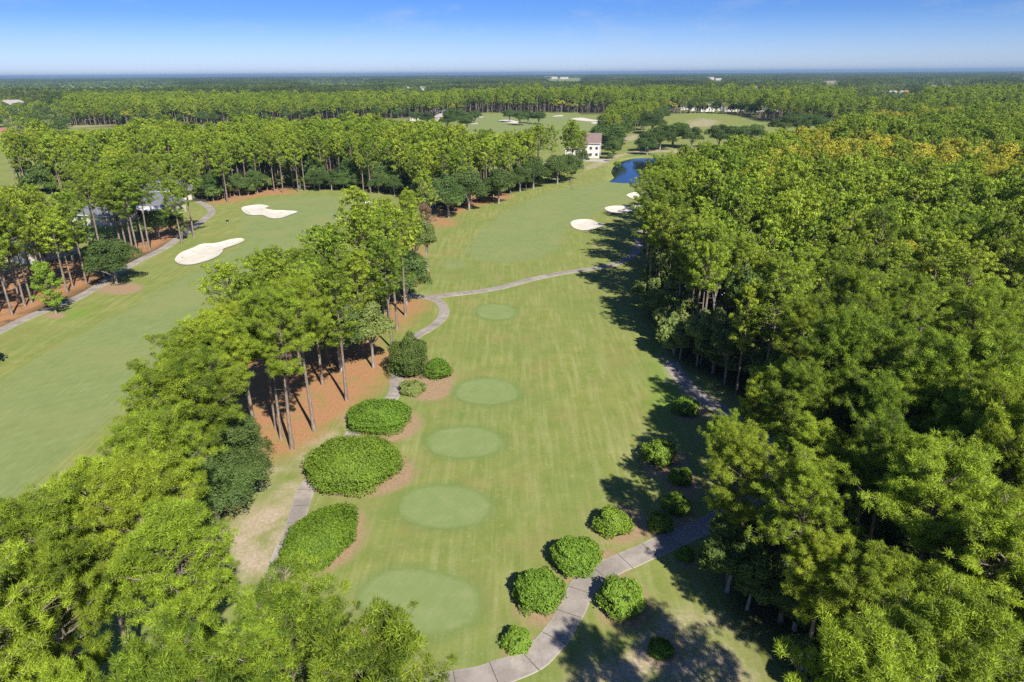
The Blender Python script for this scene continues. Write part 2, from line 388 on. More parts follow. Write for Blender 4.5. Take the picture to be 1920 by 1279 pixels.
# ------------------------------------------------------------------ the place: outlines measured on the ground
PATHS = [
    ('cart_path', 'long pale concrete cart path curving past the round bushes into the trees', 2.25, [(700, 1305), (850, 1281), (930, 1262), (995, 1236), (1042, 1192), (1072, 1142), (1098, 1095), (1140, 1066), (1200, 1040), (1262, 1012), (1330, 982), (1392, 948), (1440, 912), (1462, 880), (1446, 840), (1405, 805), (1352, 768), (1305, 738), (1270, 700), (1256, 676)]),
    ('crossing_path', 'narrow cart path crossing the fairway from the left trees to the right wood', 2.2, [(756, 553), (795, 557), (860, 551), (930, 541), (1000, 523), (1060, 511), (1130, 500), (1168, 490), (1190, 474), (1199, 459), (1196, 447), (1200, 437), (1225, 428)]),
    ('side_path', 'cart path bending down left behind the hedges from the junction', 1.8, [(800, 557), (822, 565), (833, 582), (826, 600), (803, 618), (777, 634), (755, 668), (745, 705), (738, 742), (705, 775), (668, 806), (632, 848), (600, 885), (577, 912), (563, 950), (548, 1000), (530, 1040), (510, 1090), (480, 1180)]),
    ('far_left_path', 'pale cart path along the left edge of the left fairway', 2.3, [(-120, 680), (-40, 640), (60, 592), (130, 565), (180, 539), (225, 508), (262, 488), (310, 464), (340, 442), (366, 424), (388, 408), (397, 397), (388, 386), (370, 378)]),
]
TEES = [
    ('round pale green tee nearest the bottom of the picture', [(690, 1090), (735, 1068), (800, 1068), (860, 1082), (895, 1105), (902, 1135), (888, 1165), (850, 1183), (800, 1190), (740, 1180), (690, 1155), (668, 1120)]),
    ('oval pale green tee beside the low clipped hedge', [(750, 940), (772, 920), (830, 910), (885, 918), (918, 938), (920, 960), (895, 983), (835, 993), (780, 985), (750, 965)]),
    ('oval pale green tee right of the broad sprawling hedge', [(798, 826), (822, 808), (870, 801), (915, 806), (941, 823), (938, 843), (905, 857), (855, 860), (812, 850)]),
    ('oval pale green tee level with the tall shrub', [(853, 733), (872, 716), (915, 710), (955, 717), (973, 735), (965, 751), (925, 760), (880, 757), (857, 747)]),
    ('small pale green tee just below the crossing path', [(892, 583), (905, 573), (932, 570), (958, 575), (968, 586), (958, 597), (928, 601), (902, 596)]),
]
BUNKERS = [
    ('long white sand bunker on the left fairway beside the cart path', [(328, 489), (338, 476), (362, 466), (378, 459), (405, 457), (430, 451), (452, 448), (458, 453), (440, 461), (420, 468), (417, 474), (408, 482), (390, 490), (362, 497), (340, 497)]),
    ('curling white sand bunker beside the left putting green', [(453, 391), (468, 387), (488, 385), (505, 388), (498, 392), (512, 395), (535, 396), (558, 398), (545, 404), (528, 410), (508, 411), (492, 405), (470, 405), (458, 400)]),
    ('small white bunker half hidden behind the belt of pines', [(660, 384), (675, 380), (697, 379), (699, 388), (690, 394), (672, 390)]),
    ('rounded white sand bunker in the middle of the far fairway', [(1070, 419), (1078, 414), (1098, 412), (1112, 414), (1122, 419), (1134, 421), (1125, 427), (1108, 432), (1088, 433), (1074, 427)]),
    ('flat white bunker partly shaded at the foot of the right wood', [(1134, 391), (1150, 387), (1175, 387), (1200, 386), (1204, 391), (1190, 396), (1160, 400), (1142, 398)]),
    ('small white bunker below the pond at the wood edge', [(1175, 367), (1188, 362), (1212, 361), (1222, 367), (1210, 374), (1188, 374)]),
    ('small white bunker on the left of the distant green', [(882, 231), (893, 229), (896, 232), (886, 233)]),
    ('thin white bunker at the back left of the distant green', [(889, 219), (903, 217), (905, 220), (891, 221)]),
    ('long white bunker under the round oaks of the distant green', [(936, 226), (955, 225), (973, 229), (968, 232), (945, 229)]),
    ('thin white bunker at the back of the distant green', [(1036, 218), (1052, 216), (1056, 218), (1040, 219)]),
    ('long white bunker at the right of the distant green', [(1071, 223), (1090, 221), (1108, 224), (1122, 226), (1110, 228), (1085, 226)]),
    ('white bunker at the far right edge of the distant green', [(1109, 230), (1124, 228), (1128, 231), (1112, 232)]),
]
POND = [(1143, 338), (1152, 330), (1147, 320), (1153, 308), (1168, 300), (1190, 295), (1215, 294), (1240, 296), (1262, 303), (1270, 318), (1258, 334), (1230, 342), (1190, 342), (1160, 341)]
FAIR = [
    [(-400, 930), (0, 712), (130, 640), (240, 580), (330, 528), (420, 482), (462, 456), (450, 425), (455, 396), (490, 375), (560, 367), (640, 367), (700, 378), (700, 425), (600, 470), (520, 560), (440, 650), (340, 715), (240, 762), (120, 858), (0, 955), (-400, 1230)],
    [(873, 470), (900, 432), (960, 390), (1040, 356), (1130, 341), (1195, 346), (1182, 378), (1125, 398), (1062, 425), (1050, 462), (1005, 486), (940, 493), (890, 488)],
    [(827, 497), (838, 490), (858, 488), (872, 492), (874, 498), (862, 503), (840, 504)],
    [(872, 245), (884, 217), (960, 214), (1060, 214), (1128, 225), (1128, 250), (1000, 252)],
]
BELT_STRAW = [(412, 905), (470, 875), (545, 850), (590, 824), (640, 788), (700, 735), (735, 700), (735, 660), (700, 640), (690, 600), (560, 600), (440, 640), (360, 760), (390, 860)]
STRAW = [BELT_STRAW,
    [(742, 625), (770, 600), (792, 580), (800, 566), (780, 560), (730, 560), (720, 600)],
    [(775, 540), (795, 515), (790, 480), (800, 440), (760, 440), (700, 470), (700, 530)],
    [(825, 428), (850, 420), (842, 405), (900, 385), (960, 372), (945, 362), (860, 365), (800, 410)],
    [(-100, 650), (0, 612), (80, 575), (130, 553), (170, 535), (195, 510), (180, 480), (100, 490), (0, 510), (-100, 540)],
    [(262, 480), (305, 460), (335, 440), (352, 425), (340, 410), (290, 430), (245, 455), (235, 480)],
    [(395, 384), (440, 378), (500, 366), (560, 363), (540, 352), (460, 355), (400, 365)]]
MULCH = [   # bare bark and sandy soil under the hedges and bushes
    ell(612, 1012, 76, 62, tilt=-.25), ell(672, 885, 106, 48), ell(722, 795, 66, 36), ell(802, 712, 52, 42),
    ell(1165, 985, 52, 36), ell(1255, 985, 50, 34), ell(1245, 870, 40, 28), ell(1283, 915, 30, 30), ell(1110, 1062, 66, 36), ell(1018, 1130, 54, 42),
    ell(975, 1220, 34, 30), ell(1172, 1140, 52, 40), ell(1245, 1222, 34, 22), ell(1292, 775, 36, 16), ell(225, 540, 42, 12), ell(105, 592, 20, 6), ell(1290, 1050, 22, 12)]
DIRT = [    # worn sandy ground
    PP([(455, 905), (500, 890), (560, 876), (590, 870), (640, 812), (690, 772), (670, 765), (600, 830), (540, 868), (450, 890), (420, 905), (440, 925), (500, 925), (560, 915), (572, 905)]),
    PP([(420, 1000), (470, 960), (540, 935), (548, 960), (530, 1040), (505, 1095), (430, 1060), (390, 1010)]),
    PP([(1060, 1300), (1110, 1235), (1180, 1195), (1200, 1150), (1262, 1150), (1330, 1165), (1400, 1240), (1440, 1330), (1060, 1350)]),
    PP([(1240, 660), (1268, 690), (1300, 722), (1360, 762), (1380, 790), (1330, 770), (1262, 712), (1236, 670)]),
    PP([(1098, 320), (1135, 308), (1150, 300), (1175, 290), (1240, 285), (1330, 290), (1300, 280), (1200, 282), (1150, 292), (1100, 312)]),
    PP([(1165, 258), (1195, 252), (1198, 262), (1168, 266)]),
    PP([(1290, 228), (1330, 222), (1350, 226), (1340, 236), (1290, 240)]), PP([(150, 236), (175, 231), (185, 236), (165, 242)]),
    PP([(1525, 160), (1590, 160), (1590, 152), (1525, 152)]), PP([(1165, 470), (1222, 470), (1222, 440), (1212, 430), (1206, 452)])]
TAN = [PP([(455, 960), (548, 925), (545, 1000), (500, 1090), (420, 1020)])]

PL = {}      # where trees stand: outlines mixing bases seen on the ground and tops seen at tree height
PL['right'] = np.vstack([PP([(1450, 1330), (1400, 1210), (1352, 1118), (1345, 1050), (1400, 1010), (1475, 950), (1500, 880), (1448, 800), (1385, 752), (1325, 715), (1272, 688), (1255, 645), (1232, 605), (1208, 572), (1208, 530), (1225, 485), (1235, 440)]),
                         PP([(1222, 335), (1245, 300), (1300, 282), (1370, 270), (1430, 260), (1500, 243), (1560, 228), (1640, 212), (1720, 205), (1850, 200), (2150, 195)], 16.0), np.array([[330, 300], [120, 20], [60, -5]])])
PL['belt'] = np.vstack([PP([(440, 1150), (370, 1090), (335, 1010), (370, 880), (425, 760), (455, 700), (500, 620), (600, 590), (672, 590), (700, 610), (722, 580), (745, 530), (770, 480), (795, 420), (815, 375), (800, 350)], 11.0),
                        PP([(780, 372), (700, 385), (640, 420), (560, 450), (500, 500), (455, 560), (400, 590), (330, 650), (315, 705), (365, 775), (285, 855), (165, 915), (85, 1005), (-25, 1125), (-190, 1250)], 13.0),
                        PP([(-250, 1480), (300, 1520), (700, 1420), (770, 1380), (700, 1290), (630, 1240), (520, 1190)], 13.0)])
PL['wood_a'] = np.vstack([PP([(-250, 370), (60, 366), (250, 362), (380, 382), (430, 374), (500, 360), (560, 356), (640, 356), (700, 358), (760, 370), (800, 395), (850, 398), (935, 372), (1000, 352), (1062, 338), (1080, 320), (1072, 300)]),
                          PP([(1075, 262), (1065, 252), (1000, 248), (930, 249), (870, 247), (780, 230), (700, 226), (600, 225), (450, 231), (300, 235), (200, 243), (100, 250), (0, 268), (-250, 285)], 17.0)])
PL['left'] = np.vstack([PP([(-200, 440), (60, 385), (190, 362), (320, 330), (366, 340), (352, 372), (300, 382), (250, 388), (180, 405), (120, 440), (70, 485), (0, 520), (-200, 640)], 13.0)])
for k in list(PL): PL[k] = np.asarray(PL[k])
FRONT_U = []; FRONT_Y = []
for a, b in [(-600, 256), (-200, 250), (0, 244), (150, 236), (300, 236), (480, 231), (600, 226), (740, 222), (820, 219), (868, 212), (1120, 212), (1230, 214), (1340, 213), (1400, 217), (1445, 228), (1500, 236), (1600, 236), (1800, 230), (2500, 225)]:
    q = P(a, b); FRONT_U.append(q[0] / q[1]); FRONT_Y.append(q[1])
def wedge(x0, x1, ynear_top, yfar, hn=17.0):
    return np.vstack([PP([(x0, ynear_top), (x1, ynear_top)], hn), PP([(x1, yfar), (x0, yfar)])])
CLEAR = [wedge(-150, 125, 206, 203), wedge(740, 822, 172, 168.5), wedge(1015, 1100, 151, 146.5), wedge(1318, 1368, 152, 148.5), wedge(1525, 1592, 160, 152),
         wedge(1600, 1730, 184, 180), wedge(1375, 1460, 169, 166.5), wedge(1638, 1668, 162, 159), wedge(1270, 1510, 211, 203, 0), wedge(1170, 1200, 172, 169.5), wedge(-60, 330, 164, 157.5), wedge(560, 700, 158, 154), wedge(1700, 1830, 163, 158)]
HOUSE_LAWN = PP([(140, 455), (215, 440), (330, 410), (345, 395), (300, 380), (150, 395), (60, 430), (-60, 520), (-60, 460), (60, 420)])
GAPS = [PP([(205, 375), (330, 372), (335, 415), (215, 430), (120, 440), (-60, 530), (-160, 500), (-100, 440), (100, 400)])]
def near_wood(x, y, key): return inside(PL[key], x, y)
def far_wood(x, y):
    u = x / np.maximum(y, 1); yf = np.interp(u, FRONT_U, FRONT_Y)
    m = y > yf
    for c in CLEAR: m &= ~inside(c, x, y)
    return m & ~(inside(PL['right'], x, y)) & ~((y > 1500) & (fbm(x, y, .0022, 31) + .4 * fbm(x, y, .009, 32) > .62))
def scatter(poly_or_none, s, bounds, fn, r, jit=.36):
    x0, x1, y0, y1 = bounds
    gx, gy = np.meshgrid(np.arange(x0, x1, s), np.arange(y0, y1, s * .87)); gx = gx + (np.arange(gx.shape[0])[:, None] % 2) * s * .5
    x = (gx + r.uniform(-jit, jit, gx.shape) * s).ravel(); y = (gy + r.uniform(-jit, jit, gy.shape) * s).ravel()
    m = fn(x, y); return x[m], y[m]
def in_view(x, y, z=12.0, m=90):
    px, py, zc = proj(x, y, np.full(x.shape, z)); px0, py0, _ = proj(x, y, np.full(x.shape, 0.0))
    r = 4 * FPX / np.maximum(zc, 1)
    return (zc > 3) & (px > -r - m) & (px < 1920 + r + m) & (py < 1279 + r + m + 120)

# ------------------------------------------------------------------ ground: one sheet to the horizon
def axis(lo, hi, fine, far, g=1.16):
    a = list(np.arange(lo, hi + .01, fine)); s = fine; up = [a[-1]]
    while up[-1] < far: s *= g; up.append(up[-1] + s)
    s = fine; dn = [a[0]]
    while dn[-1] > -far: s *= g; dn.append(dn[-1] - s)
    return np.array(dn[:0:-1] + a + up[1:])
GX = axis(-150, 110, .8, 32000); GY = axis(14, 420, .8, 32000)
gx, gy = np.meshgrid(GX, GY); X = gx.ravel(); Y = gy.ravel()
pond_poly = smooth(PP(POND), 5)
bunker_polys = [smooth(PP(b), 6) for _, b in BUNKERS]; tee_polys = [smooth(PP(b), 6) for _, b in TEES]
def fbm(x, y, s, seed=0):
    r = np.random.default_rng(seed); v = np.zeros(x.shape)
    for k in range(7):
        a = r.uniform(0, 2 * math.pi); f = s * r.uniform(.6, 2.4); v += np.sin(x * math.cos(a) * f + y * math.sin(a) * f + r.uniform(0, 6)) / 7
    return v
def height(x, y):
    z = .10 * fbm(x, y, .06, 3)
    for p in bunker_polys[:6]:
        c = p.mean(0); m = (np.abs(x - c[0]) < 30) & (np.abs(y - c[1]) < 30)
        if m.any():
            d = sdf(p, x[m], y[m]); z[m] += np.where(d > 0, .12 * np.exp(-(d / 1.6) ** 2), .12 - .40 * np.clip(-d / 1.2, 0, 1))
    c = pond_poly.mean(0); m = (np.abs(x - c[0]) < 80) & (np.abs(y - c[1]) < 80)
    if m.any():
        d = sdf(pond_poly, x[m], y[m]); z[m] += -1.6 * np.clip(.5 - d / 5, 0, 1.2)
    return z
Z = height(X, Y)
def hz(x, y): return float(height(np.array([float(x)]), np.array([float(y)]))[0])
wob = 1.2 * fbm(X, Y, .55, 5) + .5 * fbm(X, Y, 1.9, 6)
def layer(polys, w, wobble=1.0, soft=None):
    v = np.zeros(X.shape)
    for p in polys:
        lo = p.min(0) - 3 * w - 4; hi = p.max(0) + 3 * w + 4
        m = (X > lo[0]) & (X < hi[0]) & (Y > lo[1]) & (Y < hi[1])
        if m.any(): v[m] = np.maximum(v[m], sstep(sdf(p, X[m], Y[m]) + wobble * wob[m], w))
    return v
A = {}
A['fairway'] = layer([PP(f) for f in FAIR], 1.0, .25)
A['straw'] = np.maximum(layer([PP(s) for s in STRAW], 2.2, 1.5), 0)
A['mulch'] = layer(MULCH, .35, .22)
A['dirt'] = layer(DIRT, 1.4, 1.0)
A['dry'] = layer(TAN, 2.0, 1.0)
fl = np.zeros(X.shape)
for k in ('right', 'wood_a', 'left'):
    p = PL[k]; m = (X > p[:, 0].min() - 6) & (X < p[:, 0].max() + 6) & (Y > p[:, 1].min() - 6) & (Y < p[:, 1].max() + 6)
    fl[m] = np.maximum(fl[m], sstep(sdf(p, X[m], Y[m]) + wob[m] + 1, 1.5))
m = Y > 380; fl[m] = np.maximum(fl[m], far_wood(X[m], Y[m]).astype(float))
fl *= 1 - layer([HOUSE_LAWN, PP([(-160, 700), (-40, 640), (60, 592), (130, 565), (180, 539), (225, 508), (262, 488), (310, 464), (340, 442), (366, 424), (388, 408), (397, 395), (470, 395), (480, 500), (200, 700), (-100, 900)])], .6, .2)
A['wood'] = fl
ring = np.zeros(X.shape)
for p in tee_polys:
    c = p.mean(0); m = (np.abs(X - c[0]) < 25) & (np.abs(Y - c[1]) < 25); d = sdf(p, X[m], Y[m]); ring[m] = np.maximum(ring[m], np.exp(-((d - .2) / .6) ** 2) * .75 + .3 * np.exp(-((d - 2.6) / .35) ** 2))
A['fringe'] = ring
lush = layer([PP([(1225, 640), (1262, 700), (1300, 760), (1240, 800), (1225, 700)]), PP([(100, 590), (180, 575), (170, 590), (120, 600)]), HOUSE_LAWN], 1.5, 1.0)
A['lush'] = lush
nx, ny = len(GX), len(GY)
i = np.arange(ny - 1)[:, None] * nx + np.arange(nx - 1)[None]
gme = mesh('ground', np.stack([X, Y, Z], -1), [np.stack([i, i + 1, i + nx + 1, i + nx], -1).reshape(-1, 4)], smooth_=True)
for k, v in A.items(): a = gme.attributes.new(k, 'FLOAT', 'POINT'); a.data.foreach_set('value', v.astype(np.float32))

n = NT('golf_course_ground'); ps = n.pos()
big = n.noise(ps, .05, 3); mid = n.noise(ps, .35, 4); fine = n.noise(ps, 3.2, 5, .7); grit = n.noise(ps, 11.0, 3, .7)
streak = n.noise(n.mapped(ps, (1.3, .085, 1), math.radians(-4)), 1.0, 4, .65)
streak2 = n.noise(n.mapped(ps, (2.6, .22, 1), math.radians(52)), 1.0, 3, .6)
rough = n.mix(n.ramp(mid, .35, .68), (.195, .232, .052), (.270, .285, .078))
rough = n.mix(n.math('MULTIPLY', n.ramp(streak, .46, .68), .62), rough, (.40, .38, .165))
rough = n.mix(n.math('MULTIPLY', n.ramp(streak2, .52, .75), .35), rough, (.37, .35, .13))
rough = n.mix(n.math('MULTIPLY', n.ramp(big, .42, .62), .45), rough, (.165, .235, .058))
rough = n.mix(n.ramp(fine, .3, .75, 0, .45), rough, (.120, .165, .040))
fairc = n.mix(n.ramp(mid, .3, .7), (.195, .245, .080), (.240, .285, .100))
wv = n.n('ShaderNodeTexWave', wave_type='BANDS', bands_direction='X'); n.put(wv.inputs[0], n.mapped(ps, (1, 1, 1), math.radians(58))); wv.inputs['Scale'].default_value = .16; wv.inputs['Distortion'].default_value = 1.5
fairc = n.mix(n.ramp(wv.outputs[1], .35, .65, 0, .16), fairc, (.130, .210, .080))
fairc = n.mix(n.ramp(streak2, .5, .75, 0, .35), fairc, (.26, .31, .15)); fairc = n.mix(n.ramp(grit, .35, .75, 0, .35), fairc, (.13, .17, .05)); fairc = n.mix(n.ramp(n.noise(n.mapped(ps, (1.5, .2, 1), math.radians(60)), 1.6, 5, .7), .5, .72, 0, .45), fairc, (.33, .33, .16)); fairc = n.mix(n.ramp(n.noise(ps, .07, 4, .6), .45, .65, 0, .5), fairc, (.27, .27, .10))
rough = n.mix(n.ramp(n.noise(ps, 1.1, 5, .75), .56, .74, 0, .55), rough, (.40, .37, .17)); rough = n.mix(n.ramp(n.noise(ps, .16, 4, .6), .52, .70, 0, .5), rough, (.27, .225, .085))
c = n.mix(n.attr('fairway'), rough, fairc)
c = n.mix(n.math('MULTIPLY', n.attr('fringe'), .55), c, (.115, .200, .065))
c = n.mix(n.math('MULTIPLY', n.attr('lush'), n.ramp(mid, .2, .6, .35, .8)), c, (.150, .270, .030))
c = n.mix(n.math('MULTIPLY', n.attr('dry'), n.ramp(mid, .3, .6, .35, .9)), c, (.36, .30, .165))
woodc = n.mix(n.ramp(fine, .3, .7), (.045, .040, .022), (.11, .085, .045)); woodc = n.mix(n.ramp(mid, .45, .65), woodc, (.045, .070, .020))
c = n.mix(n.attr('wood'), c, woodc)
sb = n.math('MULTIPLY', n.attr('straw'), n.ramp(n.math('ADD', mid, n.math('MULTIPLY', fine, .35)), .44, .66, .15, 1.0))
strawc = n.mix(n.ramp(fine, .3, .7), (.33, .155, .070), (.49, .275, .140)); strawc = n.mix(n.ramp(grit, .4, .7, 0, .45), strawc, (.24, .12, .06))
c = n.mix(sb, c, strawc)
dirtc = n.mix(n.ramp(fine, .3, .7), (.36, .27, .18), (.52, .43, .32))
c = n.mix(n.math('MULTIPLY', n.attr('dirt'), n.ramp(n.math('ADD', n.math('MULTIPLY', mid, .7), n.math('MULTIPLY', fine, .5)), .48, .68)), c, dirtc)
mulc = n.mix(n.ramp(fine, .3, .7), (.29, .185, .105), (.45, .33, .20)); mulc = n.mix(n.ramp(grit, .4, .7, 0, .5), mulc, (.17, .10, .06))
c = n.mix(n.attr('mulch'), c, mulc)
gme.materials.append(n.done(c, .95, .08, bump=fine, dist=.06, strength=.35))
obj('ground', gme, kind='structure')

def sheet(poly, lift, name, mat, z=None):
    """a flat sheet over an outline, laid just above the ground it covers"""
    tris = tessellate_polygon([[Vector((a, b, 0)) for a, b in poly]])
    zz = height(poly[:, 0], poly[:, 1]) + lift if z is None else np.full(len(poly), z)
    return mesh(name, np.column_stack([poly, zz]), [np.array(tris)], [mat], [0])
def grid_sheet(poly, s, name, mat, zf):
    """finer sheet: grid points inside an outline plus the outline itself"""
    x, y = scatter(None, s, (poly[:, 0].min(), poly[:, 0].max(), poly[:, 1].min(), poly[:, 1].max()), lambda a, b: sdf(poly, a, b) < -.3 * s, rng, .1)
    from mathutils.geometry import delaunay_2d_cdt
    pts = [Vector(p) for p in poly] + [Vector(p) for p in zip(x, y)]
    v, e, f, *_ = delaunay_2d_cdt(pts, [], [list(range(len(poly)))], 1, 1e-4)
    v = np.array([list(p) for p in v]); return mesh(name, np.column_stack([v, zf(v[:, 0], v[:, 1])]), [np.array([t for t in f if len(t) == 3])], [mat], [0], smooth_=True)

# tees
n = NT('tee_turf'); ps = n.pos(); w = n.n('ShaderNodeTexWave', wave_type='BANDS', bands_direction='X'); n.put(w.inputs[0], n.mapped(ps, (1, 1, 1), math.radians(24))); w.inputs['Scale'].default_value = .55; w.inputs['Distortion'].default_value = .8
c = n.mix(n.ramp(n.noise(ps, .7, 4), .3, .7), (.205, .262, .090), (.240, .290, .112)); c = n.mix(n.ramp(w.outputs[1], .3, .7, 0, .18), c, (.185, .245, .085)); c = n.mix(n.ramp(n.noise(ps, 9, 4, .7), .4, .75, 0, .4), c, (.15, .22, .07)); c = n.mix(n.ramp(n.noise(ps, .5, 5, .7), .5, .75, 0, .5), c, (.32, .33, .15))
e = n.math('ADD', n.attr('edge'), n.math('MULTIPLY', n.math('SUBTRACT', n.noise(ps, 2.2, 4, .7), .5), 1.3)); c = n.mix(n.ramp(e, 0, .55, .85, 0), c, (.165, .225, .062))
tee_m = n.done(c, .95, .08)
for (lab, _), p in zip(TEES, tee_polys):
    me = grid_sheet(p, .4, 'tee', tee_m, lambda a, b: height(a, b) + .02); co = np.zeros(len(me.vertices) * 3); me.vertices.foreach_get('co', co); co = co.reshape(-1, 3)
    a = me.attributes.new('edge', 'FLOAT', 'POINT'); a.data.foreach_set('value', (-sdf(p, co[:, 0], co[:, 1])).astype(np.float32)); obj('tee', me, label=lab, cat='tee', group='oval tees down the main hole')
# bunkers
n = NT('bunker_sand'); ps = n.pos(); c = n.mix(n.ramp(n.noise(ps, .5, 4), .35, .7), (.66, .62, .53), (.56, .50, .39)); c = n.mix(n.ramp(n.noise(ps, 6, 4), .4, .7, 0, .3), c, (.70, .67, .60))
sand_m = n.done(c, .95, .05, bump=n.noise(ps, 3.0, 4), dist=.06)
for q, ((lab, _), p) in enumerate(zip(BUNKERS, bunker_polys)):
    zf = (lambda a, b, p=p: height(a, b) + .03 + .05 * np.clip(1 - np.abs(sdf(p, a, b)) / .8, 0, 1)) if q < 6 else (lambda a, b: height(a, b) + .12)
    obj('sand_bunker', grid_sheet(p, 1.2 if q < 6 else 4.0, 'sand_bunker', sand_m, zf), label=lab, cat='bunker', group='white sand bunkers')
# pond
n = NT('pond_water'); pond_m = n.done((.008, .016, .028), .06, .5, bump=n.noise(n.pos(), 1.4, 3), dist=.02, strength=.25)
obj('pond', sheet(pond_poly, 0, 'pond', pond_m, z=-.55), kind='structure')
# paths: slabs cut across every few metres, stained grey
n = NT('path_concrete'); al = n.attr('along'); ac = n.attr('across'); ps = n.pos()
c = n.mix(n.ramp(n.noise(ps, .45, 5, .65), .38, .62), (.42, .37, .32), (.28, .24, .205))
c = n.mix(n.ramp(n.noise(ps, .33, 5, .7), .46, .60, 0, .75), c, (.20, .17, .15)); c = n.mix(n.ramp(n.noise(ps, 5, 4, .7), .4, .75, 0, .4), c, (.50, .45, .39))
c = n.mix(n.ramp(n.math('ABSOLUTE', ac), .80, .97, 0, .55), c, (.55, .50, .43))
jf = n.math('ABSOLUTE', n.math('SUBTRACT', n.math('FRACT', n.math('DIVIDE', al, 2.7)), .5)); slab = n.math('FLOOR', n.math('DIVIDE', n.math('ADD', al, 1.35), 2.7))
wn2 = n.n('ShaderNodeTexWhiteNoise', noise_dimensions='1D'); n.put(wn2.inputs['W'], slab); c = n.mix(n.ramp(wn2.outputs[0], 0, 1, 0, .4), c, (.27, .235, .205))
c = n.mix(n.ramp(jf, .484, .494), c, (.11, .09, .075))
path_m = n.done(c, .9, .15)
PATH_LINES = []
for q, (nm, lab, w, pts) in enumerate(PATHS):
    ln = smooth(PP(pts), 14, closed=False); seg = np.r_[0, np.cumsum(np.linalg.norm(np.diff(ln, axis=0), axis=1))]
    s = np.arange(0, seg[-1], .5); ln = np.column_stack([np.interp(s, seg, ln[:, k]) for k in (0, 1)]); PATH_LINES.append(ln)
    T = unit(np.gradient(ln, axis=0)); N = np.column_stack([-T[:, 1], T[:, 0]]); off = np.array([-1, -.93, -.45, 0, .45, .93, 1])
    Vx = ln[:, None] + N[:, None] * off[None, :, None] * (w / 2) * (1 + .03 * np.sin(s * .7) + .03 * np.sin(s * 2.3 + 1))[:, None, None]
    zz = height(Vx[..., 0].ravel(), Vx[..., 1].ravel()).reshape(Vx.shape[:2]) + (.030 + .006 * q); zz[:, [0, -1]] -= .12
    V = np.concatenate([Vx, zz[..., None]], -1).reshape(-1, 3); k = len(off); i = np.arange(len(s) - 1)[:, None] * k + np.arange(k - 1)[None]
    me = mesh(nm, V, [np.stack([i, i + k, i + k + 1, i + 1], -1).reshape(-1, 4)], [path_m], [0])
    for an, av in (('along', np.repeat(s, k)), ('across', np.tile(off, len(s)))): a = me.attributes.new(an, 'FLOAT', 'POINT'); a.data.foreach_set('value', av.astype(np.float32))
    obj(nm, me, kind='structure', label=lab)

# ------------------------------------------------------------------ trees
LIB = {}
def lib(kind, lod, k):
    key = (kind, lod, k)
    if key not in LIB:
        sd = hash((lod * 100 + k)) % 9999 + {'pine': 1, 'young': 2, 'oak': 3, 'broad': 4, 'gold': 5, 'bare': 6, 'under': 7, 'deadpine': 8}[kind] * 1000
        if kind == 'pine': b, c = make_pine(sd, 17, lod, spread=[3.5, 3.1, 3.8, 3.3, 3.0, 3.6][k % 6], crown=[.42, .5, .46, .38, .55, .44][k % 6]); lm, bm = 'needles', 'bark'
        elif kind == 'young': b, c = make_pine(sd, 9, lod, spread=2.6, crown=.85); lm, bm = 'needles_young', 'bark'
        elif kind == 'deadpine': b, c = make_pine(sd, 12, lod, spread=2.3, crown=.6); lm, bm = 'dead', 'greybark'
        elif kind == 'oak': b, c = make_broadleaf(sd, 10, 4.6, lod, .08, 24, .15); lm, bm = 'oak', 'greybark'
        elif kind == 'broad': b, c = make_broadleaf(sd, 11, 3.3, lod, .25, 20, .15, gaps=.15); lm, bm = 'broad', 'greybark'
        elif kind == 'gold': b, c = make_broadleaf(sd, 15, 4.1, lod, .5, 18, .15, gaps=.2); lm, bm = 'gold', 'greybark'
        elif kind == 'under': b, c = make_broadleaf(sd, 4.5, 2.2, lod, .04, 12, .13, limbs=False); lm, bm = 'broad', 'greybark'
        elif kind == 'bare': b, c = make_bare(sd, 12, .35, lod); lm, bm = 'grey', 'greybark'
        LIB[key] = (as_parts if lod < 2 else as_one)(b, c, kind, lm, bm)
    return LIB[key]
BASEH = dict(pine=17, young=9, deadpine=12, oak=10, broad=11, gold=15, under=4.5, bare=12)
NVAR = {0: dict(pine=6, young=2, deadpine=1, oak=3, broad=3, gold=2, under=3, bare=2), 1: dict(pine=5, young=1, deadpine=1, oak=3, broad=3, gold=3, under=3, bare=3),
        2: dict(pine=5, young=1, deadpine=1, oak=3, broad=2, gold=3, under=2, bare=2)}
NAMES = dict(pine='pine_tree', young='young_pine_tree', deadpine='dead_pine_tree', oak='oak_tree', broad='hardwood_tree', gold='autumn_tree', under='understory_shrub', bare='bare_tree')
CATS = dict(pine='pine tree', young='pine tree', deadpine='dead tree', oak='oak tree', broad='tree', gold='tree', under='shrub', bare='bare tree')
PLACED = []      # kind, x, y, height, width factor, label, group
def put(kind, x, y, h, wf=1.0, label=None, group=None, lod=None): PLACED.append([kind, float(x), float(y), float(h), float(wf), label, group, lod])
def top(kind, px, py, h, wf=1.0, label=None, group=None): put(kind, *P(px, py, h), h, wf, label, group)
def foot(kind, px, py, h, wf=1.0, label=None, group=None): put(kind, *P(px, py), h, wf, label, group)

